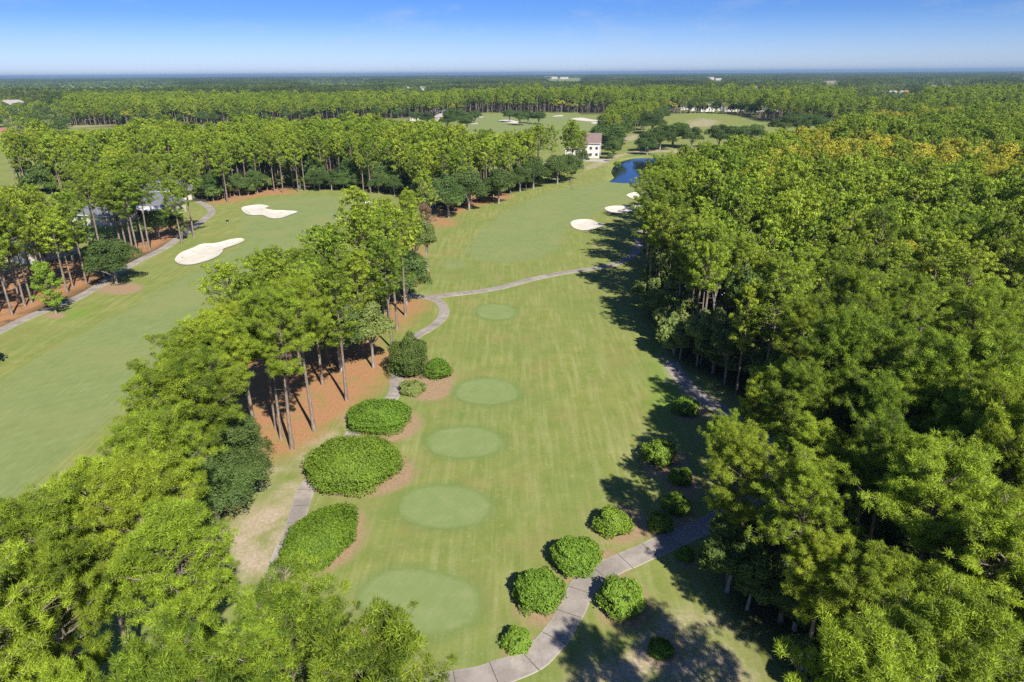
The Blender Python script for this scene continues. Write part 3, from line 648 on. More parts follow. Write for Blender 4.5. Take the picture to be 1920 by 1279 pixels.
# trees one can tell apart, by the foot of the trunk or the top of the crown
foot('pine', 548, 842, 17.0, .95, 'pine with a clean bare trunk, lowest of those rising from the red straw')
foot('pine', 589, 808, 17.2, .9, 'pine trunk rising from the red straw right of the lowest bare trunk')
foot('pine', 528, 824, 16.4, .8, 'slender pine just left of the lowest bare trunk on the red straw')
foot('pine', 518, 803, 16.0, .8, 'pine set back behind the slender one on the red straw')
foot('pine', 650, 752, 17.5, .9, 'leaning pine at the right end of the straw clearing with one bare stub')
foot('pine', 436, 881, 16.5, 1.0, 'pine at the lower left corner of the straw bed beside dark oaks')
foot('pine', 745, 618, 17.5, .95, 'lone tall pine on the lawn strip inside the path bend')
foot('pine', 772, 520, 17.0, .9, 'tall thin pine beside the straw patch above the path junction')
top('pine', 418, 500, 16.0, 1.0, 'pine standing out on the left side of the belt over the left fairway')
foot('pine', 427, 380, 18.5, .95, 'tall pine alone in front of the wood at the cart path end')
for a, b in ((531, 362), (515, 359), (560, 360), (695, 363), (682, 362), (572, 358)):
    foot('pine', a, b, 19, .85, 'tall pine with bare trunk at the wood edge behind the left green', 'pines at the edge behind the left green')
for a, b, h in ((364, 446, 19), (341, 458, 15), (281, 470, 17), (271, 464, 17), (258, 472, 17.5), (249, 470, 17), (237, 464, 16.5), (226, 457, 17), (215, 452, 16), (203, 448, 17), (182, 449, 18), (170, 462, 18), (232, 446, 19), (262, 440, 19), (295, 447, 19), (190, 478, 18), (318, 430, 19), (245, 432, 19.5)):
    foot('pine', a, b, h, 1.08, 'tall pine in the row on red straw in front of the grey roofed house' if a < 330 else ('thick trunked pine at the bend of the left cart path' if a > 350 else 'shorter pine beside the left cart path bend'), 'row of pines before the house' if a < 330 else None)
for a, b, h in ((23, 591, 18), (47, 574, 18), (38, 568, 17.5), (60, 568, 17), (162, 531, 17.5), (137, 538, 15), (94, 500, 17), (76, 520, 17), (12, 540, 17), (-20, 560, 17.5), (110, 520, 16.5), (-35, 600, 18)):
    foot('pine', a, b, h, .9, 'tall bare trunked pine on red straw at the far left edge', 'pines at the far left edge')
foot('oak', 219, 534, 9.2, 1.1, 'dark round oak on its own mulch ring beside the left fairway')
foot('oak', 196, 520, 8.0, .85, 'dark oak tucked behind the round oak by the left cart path')
foot('young', 105, 588, 8.5, 1.0, 'small bright green pine leaning over the left cart path')
foot('broad', 343, 452, 5.0, .6, 'thin light green sapling beside the left cart path')
for a, b, h in ((1262, 660, 4.5), (1252, 640, 5), (1240, 618, 5.5), (1275, 672, 5), (1228, 598, 5), (1212, 575, 6)): foot('under', a, b, h, 1.1, 'leafy shrub at the fairway edge where the cart path enters the wood', 'shrubs where the path enters the wood')
for a, b, h in ((300, 448, 7.5), (322, 440, 6.5), (390, 376, 9), (410, 366, 9)):
    foot('oak', a, b, h, .9, 'dark shrubby oak beside the left cart path' if a < 350 else 'dark oak where the left cart path enters the wood', 'dark oaks by the left cart path')
for a, b, h in ((450, 368, 8), (480, 362, 8), (600, 358, 7), (622, 357, 7.5), (645, 357, 6.5), (668, 357, 7), (710, 362, 7), (740, 366, 7), (590, 356, 7)):
    foot('oak', a, b, h, .9, 'low dark oak under the pines behind the left green', 'low oaks behind the left green')
for a, b, h, w in ((418, 905, 9, 1.0), (380, 830, 9.5, 1.05), (440, 945, 9, 1.0), (400, 985, 8, 1.1)):
    foot('oak', a, b, h, w, 'dark grey green oak at the left end of the straw clearing', 'dark oaks at the straw clearing')
for a, b, h, w in ((700, 690, 10, 1.0), (640, 695, 9.5, 1.05), (690, 640, 11, 1.1), (655, 650, 10, 1.1), (720, 590, 9, 1.0)):
    foot('broad' if h > 9.8 else 'oak', a, b, h, w, 'broad leafy tree behind the tall shrub at the edge of the belt', 'leafy trees at the belt edge')
for a, b, h in ((300, 700, 15.5), (340, 640, 15), (400, 615, 15.5),  (440, 575, 15), (480, 520, 15), (510, 470, 15), (350, 680, 16)): top('pine', a, b, h, 1.1, 'pine on the side of the belt facing the left fairway', 'pines facing the left fairway')
foot('oak', 762, 572, 9.5, 1.0, 'dark green oak left of the path junction'); foot('oak', 770, 548, 8.5, .8, 'dark oak just above the path junction')
for a, b, h, w in ((842, 408, 12, 1.1), (880, 394, 12, 1.15), (935, 382, 11, 1.15), (1000, 354, 11, 1.2), (1045, 346, 11, 1.1), (1070, 338, 10, 1.0), (855, 380, 13, 1.2), (975, 360, 9, .9)):
    foot('oak', a, b, h, w, 'dark spreading oak along the left edge of the far fairway', 'dark oaks along the far fairway')
top('deadpine', 795, 385, 9.0, 1.0, 'brown dead pine crown at the top of the belt')
for a, b, h in ((1265, 229, 13), (1300, 235, 12), (1352, 230, 13), (1375, 234, 12), (1412, 232, 11), (1500, 210, 14), (1475, 214, 13), (1520, 212, 13), (1240, 240, 11), (1218, 246, 10), (1168, 205, 15), (1140, 210, 13), (1150, 232, 13), (1165, 225, 12), (1205, 205, 14), (1225, 212, 13), (1152, 255, 9), (1215, 255, 9)):
    top('oak', a, b, h, 1.75 + .45 * math.sin(a * 1.7), 'large dark round oak between the distant green and the far field', 'dark oaks around the far clearings')
for a, b, h in ((975, 205, 12), (1010, 206, 11), (990, 207, 10), (862, 205, 13), (875, 212, 12), (845, 200, 12), (780, 207, 10), (800, 210, 10), (955, 203, 11), (838, 212, 11), (890, 205, 11)):
    top('oak', a, b, h, 1.3, 'dark oak at the edge of the distant green', 'dark oaks by the distant green')
foot('broad', 1145, 303, 4.2, .8, 'small round ornamental tree beside the pond'); foot('oak', 1150, 298, 9, 1.1, 'dark tree between the pond and the white house')
for a, b, h, k in ((1345, 988, 10.5, 'pine'), (1400, 905, 12.0, 'pine')):
    foot(k, a, b, h, .75, 'slim pine overhanging the cart path at the wood edge' if b > 950 else 'slim bright pine over the grass between path and wood')
for a, b, h, w in ((1455, 985, 15, .9), (1448, 905, 13, .8), (1480, 800, 15, 1.1), (1560, 800, 15, 1.1)): foot('pine', a, b, h, w, 'pine at the near edge of the right wood beside the cart path', 'pines beside the cart path in the right wood')
top('pine', 1640, 1208, 17.5, .95, 'bright green pine top nearest the camera at the bottom of the right wood')
top('pine', 1800, 1140, 17.0, 1.1, 'broad pine crown in the bottom right of the picture')
top('pine', 520, 1120, 16.5, .98, 'broad bright pine crown beside the nearest tee at the bottom'); top('pine', 1064, 243, 16.5, .8, 'pine just left of the white house by the pond')
top('pine', 1084, 248, 15.0, .75, 'pine screening the left end of the white house')
top('pine', 680, 1190, 17.5, 1.15, 'pine crown reaching furthest right at the bottom left')
top('pine', 60, 965, 16.5, 1.0, 'pine crown at the left border over the lower left fairway'); top('pine', 150, 885, 16.5, 1.0, 'pine crown second from the left border over the lower fairway')
top('pine', 310, 975, 16.5, 1.05, 'large rounded pine crown below the dark oaks'); top('pine', 270, 810, 16.5, 1.0, 'broad pine crown at the left end of the belt over the left fairway')
for a, b, h in ((1214, 322, 17), (1222, 348, 17.5), (1228, 384, 17), (1240, 300, 17), (1262, 290, 17), (1240, 330, 18)): top('pine', a, b, h, 1.05, 'pine at the far corner of the right wood above the fairway bunkers', 'pines above the fairway bunkers')
ed = PP([(1330, 722), (1300, 700), (1276, 680), (1258, 640), (1236, 600), (1214, 566), (1213, 530), (1228, 485), (1238, 440)]); sg = np.r_[0, np.cumsum(np.linalg.norm(np.diff(ed, axis=0), axis=1))]
rr_ = np.random.default_rng(61)
for q in np.arange(0, sg[-1], 3.0):
    xe = np.interp(q, sg, ed[:, 0]) + rr_.uniform(1.0, 4.0); ye = np.interp(q, sg, ed[:, 1]) + rr_.uniform(-.8, .8)
    if rr_.random() < .62: put('pine', xe, ye, rr_.uniform(14.5, 18.5), rr_.uniform(.7, 1.0), 'slim pine in the front row of the right wood along the fairway', 'front row pines of the right wood')
    else: put('broad', xe, ye, rr_.uniform(6, 10), .8, 'leafy hardwood in the front row of the right wood', 'front row hardwoods of the right wood')
grove = PP([(1128, 268), (1140, 232), (1160, 217), (1240, 216), (1250, 224), (1222, 236), (1192, 252), (1168, 258), (1150, 285)])
gx2, gy2 = scatter(None, 9.0, (grove[:, 0].min(), grove[:, 0].max(), grove[:, 1].min(), grove[:, 1].max()), lambda a, b: inside(grove, a, b), rr_)
for a, b in zip(gx2, gy2):
    if rr_.random() < .5: put('oak', a, b, rr_.uniform(9, 13), 1.4, 'dark oak in the grove between the white house and the distant green', 'oaks of the grove by the white house')
    else: put('pine', a, b, rr_.uniform(13, 17), 1.15, 'bright pine in the grove between the white house and the distant green', 'pines of the grove by the white house')
top('pine', 1080, 240, 17.5, .85, 'tall pine right in front of the middle of the white house'); top('pine', 1095, 247, 16.0, .7, 'narrow pine in front of the roof of the white house'); foot('oak', 1090, 314, 8, .9, 'dark oak at the foot of the pines before the white house')
HANDMADE = len(PLACED)

def too_close(x, y, dmin):
    q = np.array([[p[1], p[2]] for p in PLACED[:HANDMADE]]); k = np.ones(len(x), bool)
    for i in range(len(x)): k[i] = np.min((q[:, 0] - x[i]) ** 2 + (q[:, 1] - y[i]) ** 2) > dmin ** 2
    return k
def off_paths(x, y, d=1.9):
    k = np.ones(len(x), bool)
    for ln in PATH_LINES:
        L = ln[::4]
        for i in range(len(x)):
            if k[i] and np.min((L[:, 0] - x[i]) ** 2 + (L[:, 1] - y[i]) ** 2) < d * d: k[i] = False
    return k
straw_polys = [PP(s) for s in STRAW]
GOLD = [ell(a, b, c, d, h=14) for a, b, c, d in ((1620, 290, 130, 24), (1800, 300, 120, 26), (1485, 302, 55, 16), (1560, 262, 80, 12), (1670, 225, 60, 9), (1765, 216, 50, 9), (1430, 335, 40, 10), (1900, 330, 60, 20), (1700, 480, 40, 20))]
BARE = [ell(a, b, c, d, h=11) for a, b, c, d in ((1700, 288, 48, 10), (1578, 285, 16, 8), (1735, 198, 55, 7), (1795, 540, 26, 26), (1890, 800, 60, 26), (1590, 305, 30, 8), (1850, 320, 50, 10), (1410, 620, 14, 20), (1905, 640, 30, 40), (1640, 830, 30, 20), (1560, 560, 20, 20))]
MASS_LABEL = {'right': ('pine', {'pine': 'bright green pine packed in the right wood', 'broad': 'leafy hardwood between the pines of the right wood', 'gold': 'yellow leaved tree of the right wood', 'bare': 'leafless grey tree of the right wood', 'under': 'leafy shrub under the right wood'}),
              'belt': ('pine', {'pine': 'pine in the tree belt between the two fairways', 'broad': 'leafy hardwood in the tree belt between the fairways', 'oak': 'dark oak within the tree belt between the fairways'}),
              'wood_a': ('pine', {'pine': 'pine in the wood beyond the left green', 'oak': 'dark oak among the wood beyond the left green', 'broad': 'leafy tree in the wood beyond the left green'}),
              'left': ('pine', {'pine': 'pine crown around the houses at the left edge', 'oak': 'dark oak around the houses at the left edge', 'broad': 'leafy tree around the houses at the left edge'})}
for key, s in (('belt', 4.6), ('right', 4.35), ('wood_a', 5.4), ('left', 5.2)):
    p = PL[key]; r = np.random.default_rng({'belt': 11, 'right': 22, 'wood_a': 33, 'left': 44}[key])
    x, y = scatter(None, s, (p[:, 0].min(), p[:, 0].max(), p[:, 1].min(), p[:, 1].max()), lambda a, b: inside(p, a, b) & (b > -6), r)
    k = in_view(x, y) & (np.hypot(x, y) > 6); x, y = x[k], y[k]
    k = off_paths(x, y, 2.2) & too_close(x, y, 3.3)
    if key == 'belt': k &= ~(inside(PP([(405, 915), (470, 880), (545, 855), (600, 830), (640, 795), (700, 740), (740, 705), (700, 690), (640, 722), (560, 745), (465, 800)]), x, y))
    if key == 'left':
        bx, by_, _ = proj(x, y, np.zeros(x.shape)); lp = PATHS[3][3]; yp = np.interp(bx, [a for a, b in lp[:12]], [b for a, b in lp[:12]])
        k &= ~((by_ > yp - 4) & (bx > -60)) & ~((bx > 165) & (bx < 352) & (by_ > 392)) & ~((bx > 60) & (bx <= 165) & (by_ > 400) & (by_ < 450)) & (bx < 392)
    if key == 'wood_a': k &= ~inside(PL['belt'], x, y) & ~inside(PL['left'], x, y)
    x, y = x[k], y[k]
    for xi, yi in zip(x, y):
        q = r.random(); xa, ya = np.array([xi]), np.array([yi]); h = 16.2 + 1.4 * math.sin(xi * .13 + yi * .07) + r.normal() * 1.6; kind = 'pine'; w = r.uniform(.68, 1.15)
        if key == 'right' and fbm(xa, ya, .25, 12)[0] > .62 and q < .8: continue
        if key == 'right':
            if any(inside(g, xa, ya)[0] for g in GOLD) and q < .88: kind, h = 'gold', 16.5 + r.normal()
            elif any(inside(g, xa, ya)[0] for g in BARE) and q < .75: kind, h = 'bare', 15.5 + r.normal()
            elif q < .19 and yi > 62: kind, h = 'broad', r.uniform(10, 15)
            elif q < .205 and yi > 140: kind, h = 'gold', r.uniform(12, 15)
            elif q < .235 and yi > 75: kind, h = 'bare', r.uniform(12, 16)
            if -xi * .2 + yi < 34 and xi < 26: kind, h = ('under', r.uniform(4, 7)) if q < .65 else ('pine', r.uniform(8, 13))
        elif key == 'belt':
            if q < (.30 if yi > 95 else .10): kind, h = 'broad', r.uniform(9.5, 13)
            elif q < (.38 if yi > 95 else .18): kind, h = 'oak', r.uniform(8, 10.5)
            if kind == 'pine': h = 15.3 + r.normal() * 1.3; w *= .93 if yi < 60 else 1.04
        elif key == 'wood_a':
            if q < .10: kind, h = 'oak', r.uniform(9, 12)
            elif q < .18: kind, h = 'broad', r.uniform(10, 14)
            if kind == 'pine': h += 1.2
        else:
            bx, by_, _ = proj(np.array(xi), np.array(yi), np.array(0.0))
            if q < .16 and not (140 < bx < 360): kind, h = 'oak', r.uniform(7, 10)
        lab = MASS_LABEL[key][1][kind]; cx_, cy_, _ = proj(np.array(xi), np.array(yi), np.array(h * .8))
        if key == 'right': lab = lab + (' along its fairway side' if cx_ < 1330 and cy_ < 700 else ' at the back by the pond' if cy_ < 360 else ' near the cart path' if cx_ < 1560 and cy_ < 1000 else ' in the bottom right corner' if cy_ > 900 else ' against the right border' if cx_ > 1720 else ' in its middle')
        elif key == 'belt': lab = lab + (' in the bottom left corner' if cy_ > 900 else ' above the red straw' if cy_ > 560 else ' at its narrow far end')
        if kind == 'pine' and key == 'right': lab = ('towering ' if h > 18.8 else 'short ' if h < 14 else '') + ('broad ' if w > 1.06 else 'slim ' if w < .78 else '') + lab.replace('bright green ', '').replace('packed ', '')
        elif key == 'wood_a': lab = lab + (' towards the left border' if cx_ < 400 else ' toward the far fairway' if cx_ > 760 else ' in its middle')
        grp = {'right': 'the right wood', 'belt': 'the belt between the fairways', 'wood_a': 'the wood beyond the left green', 'left': 'the trees round the left houses'}[key]
        put(kind, xi, yi, h, w, lab, '%ss of %s' % (CATS[kind], grp))
# shrubs and saplings along the foot of the right wood and inside it
p = PL['right']; r = np.random.default_rng(91)
x, y = scatter(None, 3.4, (0, 90, 8, 190), lambda a, b: inside(p, a, b), r); k = in_view(x, y, 2) & off_paths(x, y, 2.6); x, y = x[k], y[k]
d = -sdf(p, x, y)
for xi, yi, di in zip(x, y, d):
    if r.random() < (.85 if di < 7 or yi < 70 else .5): put('under', xi, yi, r.uniform(2.2, 6.0) * (1.15 if di < 6 or yi < 70 else .9), r.uniform(.8, 1.2), 'leafy shrub growing under the edge of the right wood', 'shrubs under the right wood')
p = PL['wood_a']; x, y = scatter(None, 5.5, (-200, 70, 150, 420), lambda a, b: inside(p, a, b) & (sdf(p, a, b) > -14) , r); k = in_view(x, y, 2) & ~inside(PL['belt'], x, y); x, y = x[k], y[k]
for xi, yi in zip(x, y):
    if yi < 330: put('under', xi, yi, r.uniform(3, 6), r.uniform(.9, 1.3), 'leafy shrub at the foot of the wood beyond the left green', 'shrubs under the wood beyond the left green')

LIMIT = dict(pine=296, oak=120, broad=110, gold=40, bare=36, under=150, young=20, deadpine=5)
by = {}
for q, t in enumerate(PLACED):
    px, py, zc = proj(np.array(t[1]), np.array(t[2]), np.array(t[3] * .8)); t.append(float(zc) - (1000 if q < HANDMADE else 0)); t.append(float(px)); t.append(float(py)); by.setdefault(t[0], []).append(t)
STUFF = {}       # (kind, variant) -> list of x, y, z, sx, sz, rot
r = np.random.default_rng(5)
n_ind = 0
def as_stuff(kind, x, y, h, w, z=0.0): STUFF.setdefault((kind, int(r.integers(NVAR[2][kind]))), []).append((x, y, z, w * (h / BASEH[kind]) ** .5, h / BASEH[kind], r.uniform(0, 6.28)))
protos = {}
for kind, L in by.items():
    L.sort(key=lambda t: t[8]); cnt = 0
    for t in L:
        zc = t[8] + (1000 if t[8] < -500 else 0)
        vis = -260 < t[9] < 2180 and t[10] < 1560
        if cnt >= LIMIT[kind] or not vis: as_stuff(kind, t[1], t[2], t[3], t[4]); continue
        cnt += 1; n_ind += 1
        lod = 0 if zc < 75 else 1
        tr, cr = lib(kind, lod, int(r.integers(NVAR[lod][kind])))
        o = thing(NAMES[kind], (t[1], t[2], hz(t[1], t[2]) - .03), r.uniform(0, 6.28), label=t[5], cat=CATS[kind], group=t[6])
        sz = t[3] / BASEH[kind]; sx = t[4] * sz ** .5; o.scale = (sx * r.uniform(.94, 1.06), sx, sz)
        obj('trunk', tr, o); obj('crown', cr, o)
# woods going on to the horizon: past counting
r = np.random.default_rng(77)
def far_ok(x, y): return far_wood(x, y) & (np.abs(x) < .80 * y + 15)
x, y = scatter(None, 6.0, (-760, 760, 380, 900), far_ok, r)
for xi, yi in zip(x, y):
    if fbm(np.array([xi]), np.array([yi]), .09, 55)[0] > .38: continue
    q = r.random(); n1 = fbm(np.array([xi]), np.array([yi]), .012, 8)[0]
    kind = 'pine' if q < .80 + n1 * .3 else ('oak' if q < .93 else 'gold')
    as_stuff(kind, xi, yi, (16.5 + n1 * 5 + r.normal() * 2.4) if kind == 'pine' else r.uniform(9, 13), 1.05)
# far neighbourhoods: scattered oaks in the clearings
for c, s, hh in ((CLEAR[0], 13, 9), (CLEAR[5], 16, 8), (CLEAR[8], 22, 8), (CLEAR[1], 22, 8), (CLEAR[10], 42, 11), (CLEAR[11], 42, 11), (CLEAR[12], 40, 11)):
    x, y = scatter(None, s, (c[:, 0].min(), c[:, 0].max(), c[:, 1].min(), c[:, 1].max()), lambda a, b: inside(c, a, b), r)
    for xi, yi in zip(x, y):
        q = r.random()
        if q < .75: as_stuff('oak' if q < .5 else ('broad' if q < .62 else 'pine'), xi, yi, hh + r.normal() + (4 if q > .62 else 0), 1.1)

# a patch of distant wood as one piece, repeated
def wood_patch(seed, S=60.0, n=95, lod=3):
    r = np.random.default_rng(seed); Vs, Fs, Ts, k0 = [], [], [], 0
    g = int(math.sqrt(n)); gx_, gy_ = np.meshgrid(np.arange(g), np.arange(g)); px = ((gx_ + .5 + r.uniform(-.4, .4, (g, g))) / g - .5).ravel() * S; py = ((gy_ + .5 + r.uniform(-.4, .4, (g, g))) / g - .5).ravel() * S
    C, Nn, T = [], [], []
    for a, b_ in zip(px, py):
        h = 15 + r.normal() * 1.8; tt = r.uniform(0, .7); m = 46 if lod == 3 else 20
        d = unit(r.normal(size=(m, 3))); d[:, 2] = d[:, 2] * .9 + .2
        C.append(np.array([a, b_, h - 3.2]) + d * [2.7, 2.7, 3.4] * r.uniform(.6, 1.05, (m, 1))); Nn.append(d); T.append(tt + r.uniform(0, .3, m))
    V, Fq = leaf_quads(r, np.concatenate(C), np.concatenate(Nn), .85 if lod == 3 else 1.4, .6)
    b = Build()
    for a, b_ in zip(px[::2], py[::2]): b.tube([[a, b_, 0], [a, b_, 11]], [.28, .2], 3)
    return as_one(b, (V, Fq, np.repeat(np.concatenate(T), 4)), 'wood_patch', 'distant')
far_pts = {}
for (y0, y1, S) in ((900, 4200, 60), (4200, 15000, 120)):
    x, y = scatter(None, S, (-.8 * y1, .8 * y1, y0, y1), far_ok, r, .04)
    for xi, yi in zip(x, y): far_pts.setdefault((S, int(r.integers(3))), []).append((xi, yi, -1.5 + 2.5 * fbm(np.array([xi]), np.array([yi]), .004, 9)[0] , S / 60 * 1.03, 1.0 + .12 * fbm(np.array([xi]), np.array([yi]), .003, 4)[0], math.pi / 2 * int(r.integers(4))))

def scatter_object(name, me, pts, **kw):
    """one uncountable mass: a copy of the mesh at each of its points"""
    src = bpy.data.objects.new(name + '_source', me)
    pts = np.array(pts, np.float32); pm = bpy.data.meshes.new(name); pm.vertices.add(len(pts)); pm.vertices.foreach_set('co', pts[:, :3].ravel())
    a = pm.attributes.new('size', 'FLOAT_VECTOR', 'POINT'); a.data.foreach_set('vector', np.column_stack([pts[:, 3], pts[:, 3], pts[:, 4]]).ravel().astype(np.float32))
    a = pm.attributes.new('turn', 'FLOAT_VECTOR', 'POINT'); z = np.zeros(len(pts), np.float32); a.data.foreach_set('vector', np.column_stack([z, z, pts[:, 5]]).ravel().astype(np.float32))
    o = bpy.data.objects.new(name, pm); COL.objects.link(o); tag(o, **kw)
    g = bpy.data.node_groups.new(name, 'GeometryNodeTree'); g.interface.new_socket('Geometry', in_out='INPUT', socket_type='NodeSocketGeometry'); g.interface.new_socket('Geometry', in_out='OUTPUT', socket_type='NodeSocketGeometry')
    gi, go = g.nodes.new('NodeGroupInput'), g.nodes.new('NodeGroupOutput'); oi = g.nodes.new('GeometryNodeObjectInfo'); oi.inputs['Object'].default_value = src; oi.inputs['As Instance'].default_value = True
    ip = g.nodes.new('GeometryNodeInstanceOnPoints')
    def na(nm):
        q = g.nodes.new('GeometryNodeInputNamedAttribute'); q.data_type = 'FLOAT_VECTOR'; q.inputs['Name'].default_value = nm; return next(s for s in q.outputs if s.name == 'Attribute' and s.enabled)
    g.links.new(gi.outputs[0], ip.inputs['Points']); g.links.new(oi.outputs['Geometry'], ip.inputs['Instance']); g.links.new(na('size'), ip.inputs['Scale']); g.links.new(na('turn'), ip.inputs['Rotation']); g.links.new(ip.outputs[0], go.inputs[0])
    md = o.modifiers.new('scatter', 'NODES'); md.node_group = g; return o
WORDS = dict(pine='pine_forest', oak='oak_woodland', broad='hardwood_forest', gold='autumn_woodland', under='undergrowth', bare='bare_woodland', young='young_pine_forest', deadpine='dead_wood_forest')
for (kind, k), L in STUFF.items(): scatter_object(WORDS[kind], lib(kind, 2, k), L, kind='stuff')
for (S, k), L in far_pts.items(): scatter_object('distant_forest', wood_patch(500 + k + S, 60, 95 if S == 60 else 95, 3 if S == 60 else 4), L, kind='stuff')
print('individual trees', n_ind, {k: len(v) for k, v in by.items()}, 'stuff', sum(len(v) for v in STUFF.values()), 'far', sum(len(v) for v in far_pts.values()))

# ------------------------------------------------------------------ clipped hedges and round bushes
def metres(px, py): return (np.array([px, py, 0]) if 0 else None)
def bush(name, label, cx, cy, hw, rzf=.75, ryf=1.0, group=None, rot=0, mat='hedge', dens=90, leaf=.09, rough=.06, z=None):
    """hw: half width in photo pixels; the foot sits slightly below the middle of the dome"""
    q = P(cx, cy, 0); zc = proj(np.array(q[0]), np.array(q[1]), np.array(1.0))[2]; rx = hw * zc / FPX; ry = rx * ryf; rz = rx * rzf if z is None else z
    q = P(cx, cy, rz * .6)
    b, c = make_bush(int(cx + cy), rx, ry, rz, leaf, dens, rough)
    o = thing(name, (q[0], q[1], hz(*q) - .02), rot, label=label, cat='hedge' if 'hedge' in name else 'bush', group=group)
    obj('foliage', mesh('foliage', c[0], [c[1]], [MAT[mat]], [0], c[2]), o); obj('dark_core', b.mesh('dark_core', [MAT['core']], True), o)  # second part: solid near-black core, added so nothing shows through the leaves
    return o
G = 'round bushes along the cart path'
bush('hedge', 'large low clipped hedge of yellow green leaves below the worn path', 602, 1003, 57, .55, 1.62, rot=math.radians(-12), dens=100, rough=.05)
bush('hedge', 'broad sprawling hedge, widest of the three beside the tees', 662, 866, 87, .50, .92, dens=80, rough=.05)
bush('hedge', 'rounded hedge next to the worn path, smallest of the three clipped ones', 711, 779, 55, .55, .92, dens=90, rough=.05)
bush('tall_shrub', 'tall dark green shrub standing over the side path', 766, 672, 34, 1.45, 1.0, mat='broad', rough=.10, dens=110)
bush('round_bush', 'leafy bush right of the tall shrub on its mulch bed', 821, 692, 25, .95, rough=.07)
bush('round_bush', 'low bush at the foot of the tall shrub', 773, 727, 24, .6, rough=.08, mat='broad')
for lab, cx, cy, hw, rz in (('dark bush alone in the shade at the edge of the wood', 1287, 762, 23, .95), ('dark bush in the big tree shadow with a twiggy top', 1236, 848, 30, .95), ('shaded bush under the slim pine beside the shadow', 1276, 893, 20, .9),
                            ('dark bush just above the light green spiky one', 1268, 944, 26, .85), ('spiky light green bush beside the cart path shadow', 1238, 978, 23, .95), ('round bush with brown mulch, first left of the spiky one', 1147, 978, 34, .85),
                            ('large round bush with its mulch touching the cart path', 1080, 1040, 46, .75), ('large round bush on the inside of the cart path curve', 1011, 1104, 46, .85), ('round bush on the right side of the cart path', 1164, 1118, 42, .9),
                            ('small bush at the bottom beside the cart path', 969, 1199, 27, .85), ('small dark bush alone in the mottled shade', 1238, 1215, 23, .75), ('tiny light bush at the path edge by the dark wood', 1285, 1038, 16, 1.0)):
    bush('round_bush', lab, cx, cy, hw, rz, group=G, rough=.07, dens=130 if hw < 30 else 110)
bush('round_bush', 'clipped green bush beside the white house by the pond', 1120, 285, 6, 1.3, dens=20, leaf=.3)
bush('round_bush', 'low bush between the pond and the patio', 1158, 303, 7, .7, dens=20, leaf=.3)

# ------------------------------------------------------------------ buildings
def flat(name, c, rough=.8, var=.12, sc=3.0):
    n = NT(name); d = tuple(v * (1 - var * 2) for v in c); return n.done(n.mix(n.ramp(n.noise(n.pos(), sc, 4), .3, .7), d, c), rough, .2)
def shingle(name, c):
    n = NT(name); w = n.n('ShaderNodeTexBrick'); n.put(w.inputs[0], n.mapped(n.n('ShaderNodeTexCoord').outputs['Object'], (1, 1, 1))); w.inputs['Scale'].default_value = 1.6
    w.inputs['Color1'].default_value = (*c, 1); w.inputs['Color2'].default_value = (*[v * .78 for v in c], 1); w.inputs['Mortar'].default_value = (*[v * .6 for v in c], 1); w.inputs['Mortar Size'].default_value = .012
    return n.done(n.mix(n.ramp(n.noise(n.pos(), .8, 3), .3, .7, 0, .35), w.outputs[0], tuple(v * .7 for v in c)), .9, .1)
B = dict(cream=flat('cream_stucco', (.62, .57, .48)), white=flat('white_stucco', (.74, .72, .68)), grey_roof=shingle('grey_shingles', (.20, .21, .235)), brown_roof=shingle('brown_shingles', (.27, .19, .17)), red_roof=shingle('red_tiles', (.38, .18, .13)),
         pale_roof=shingle('pale_shingles', (.42, .38, .36)), glass=NT('window_glass').done((.03, .04, .05), .08, .6), trim=flat('white_trim', (.78, .77, .74)), screen=NT('dark_screen').done((.05, .055, .06), .5, .3), paving=flat('pale_paving', (.50, .46, .42)))
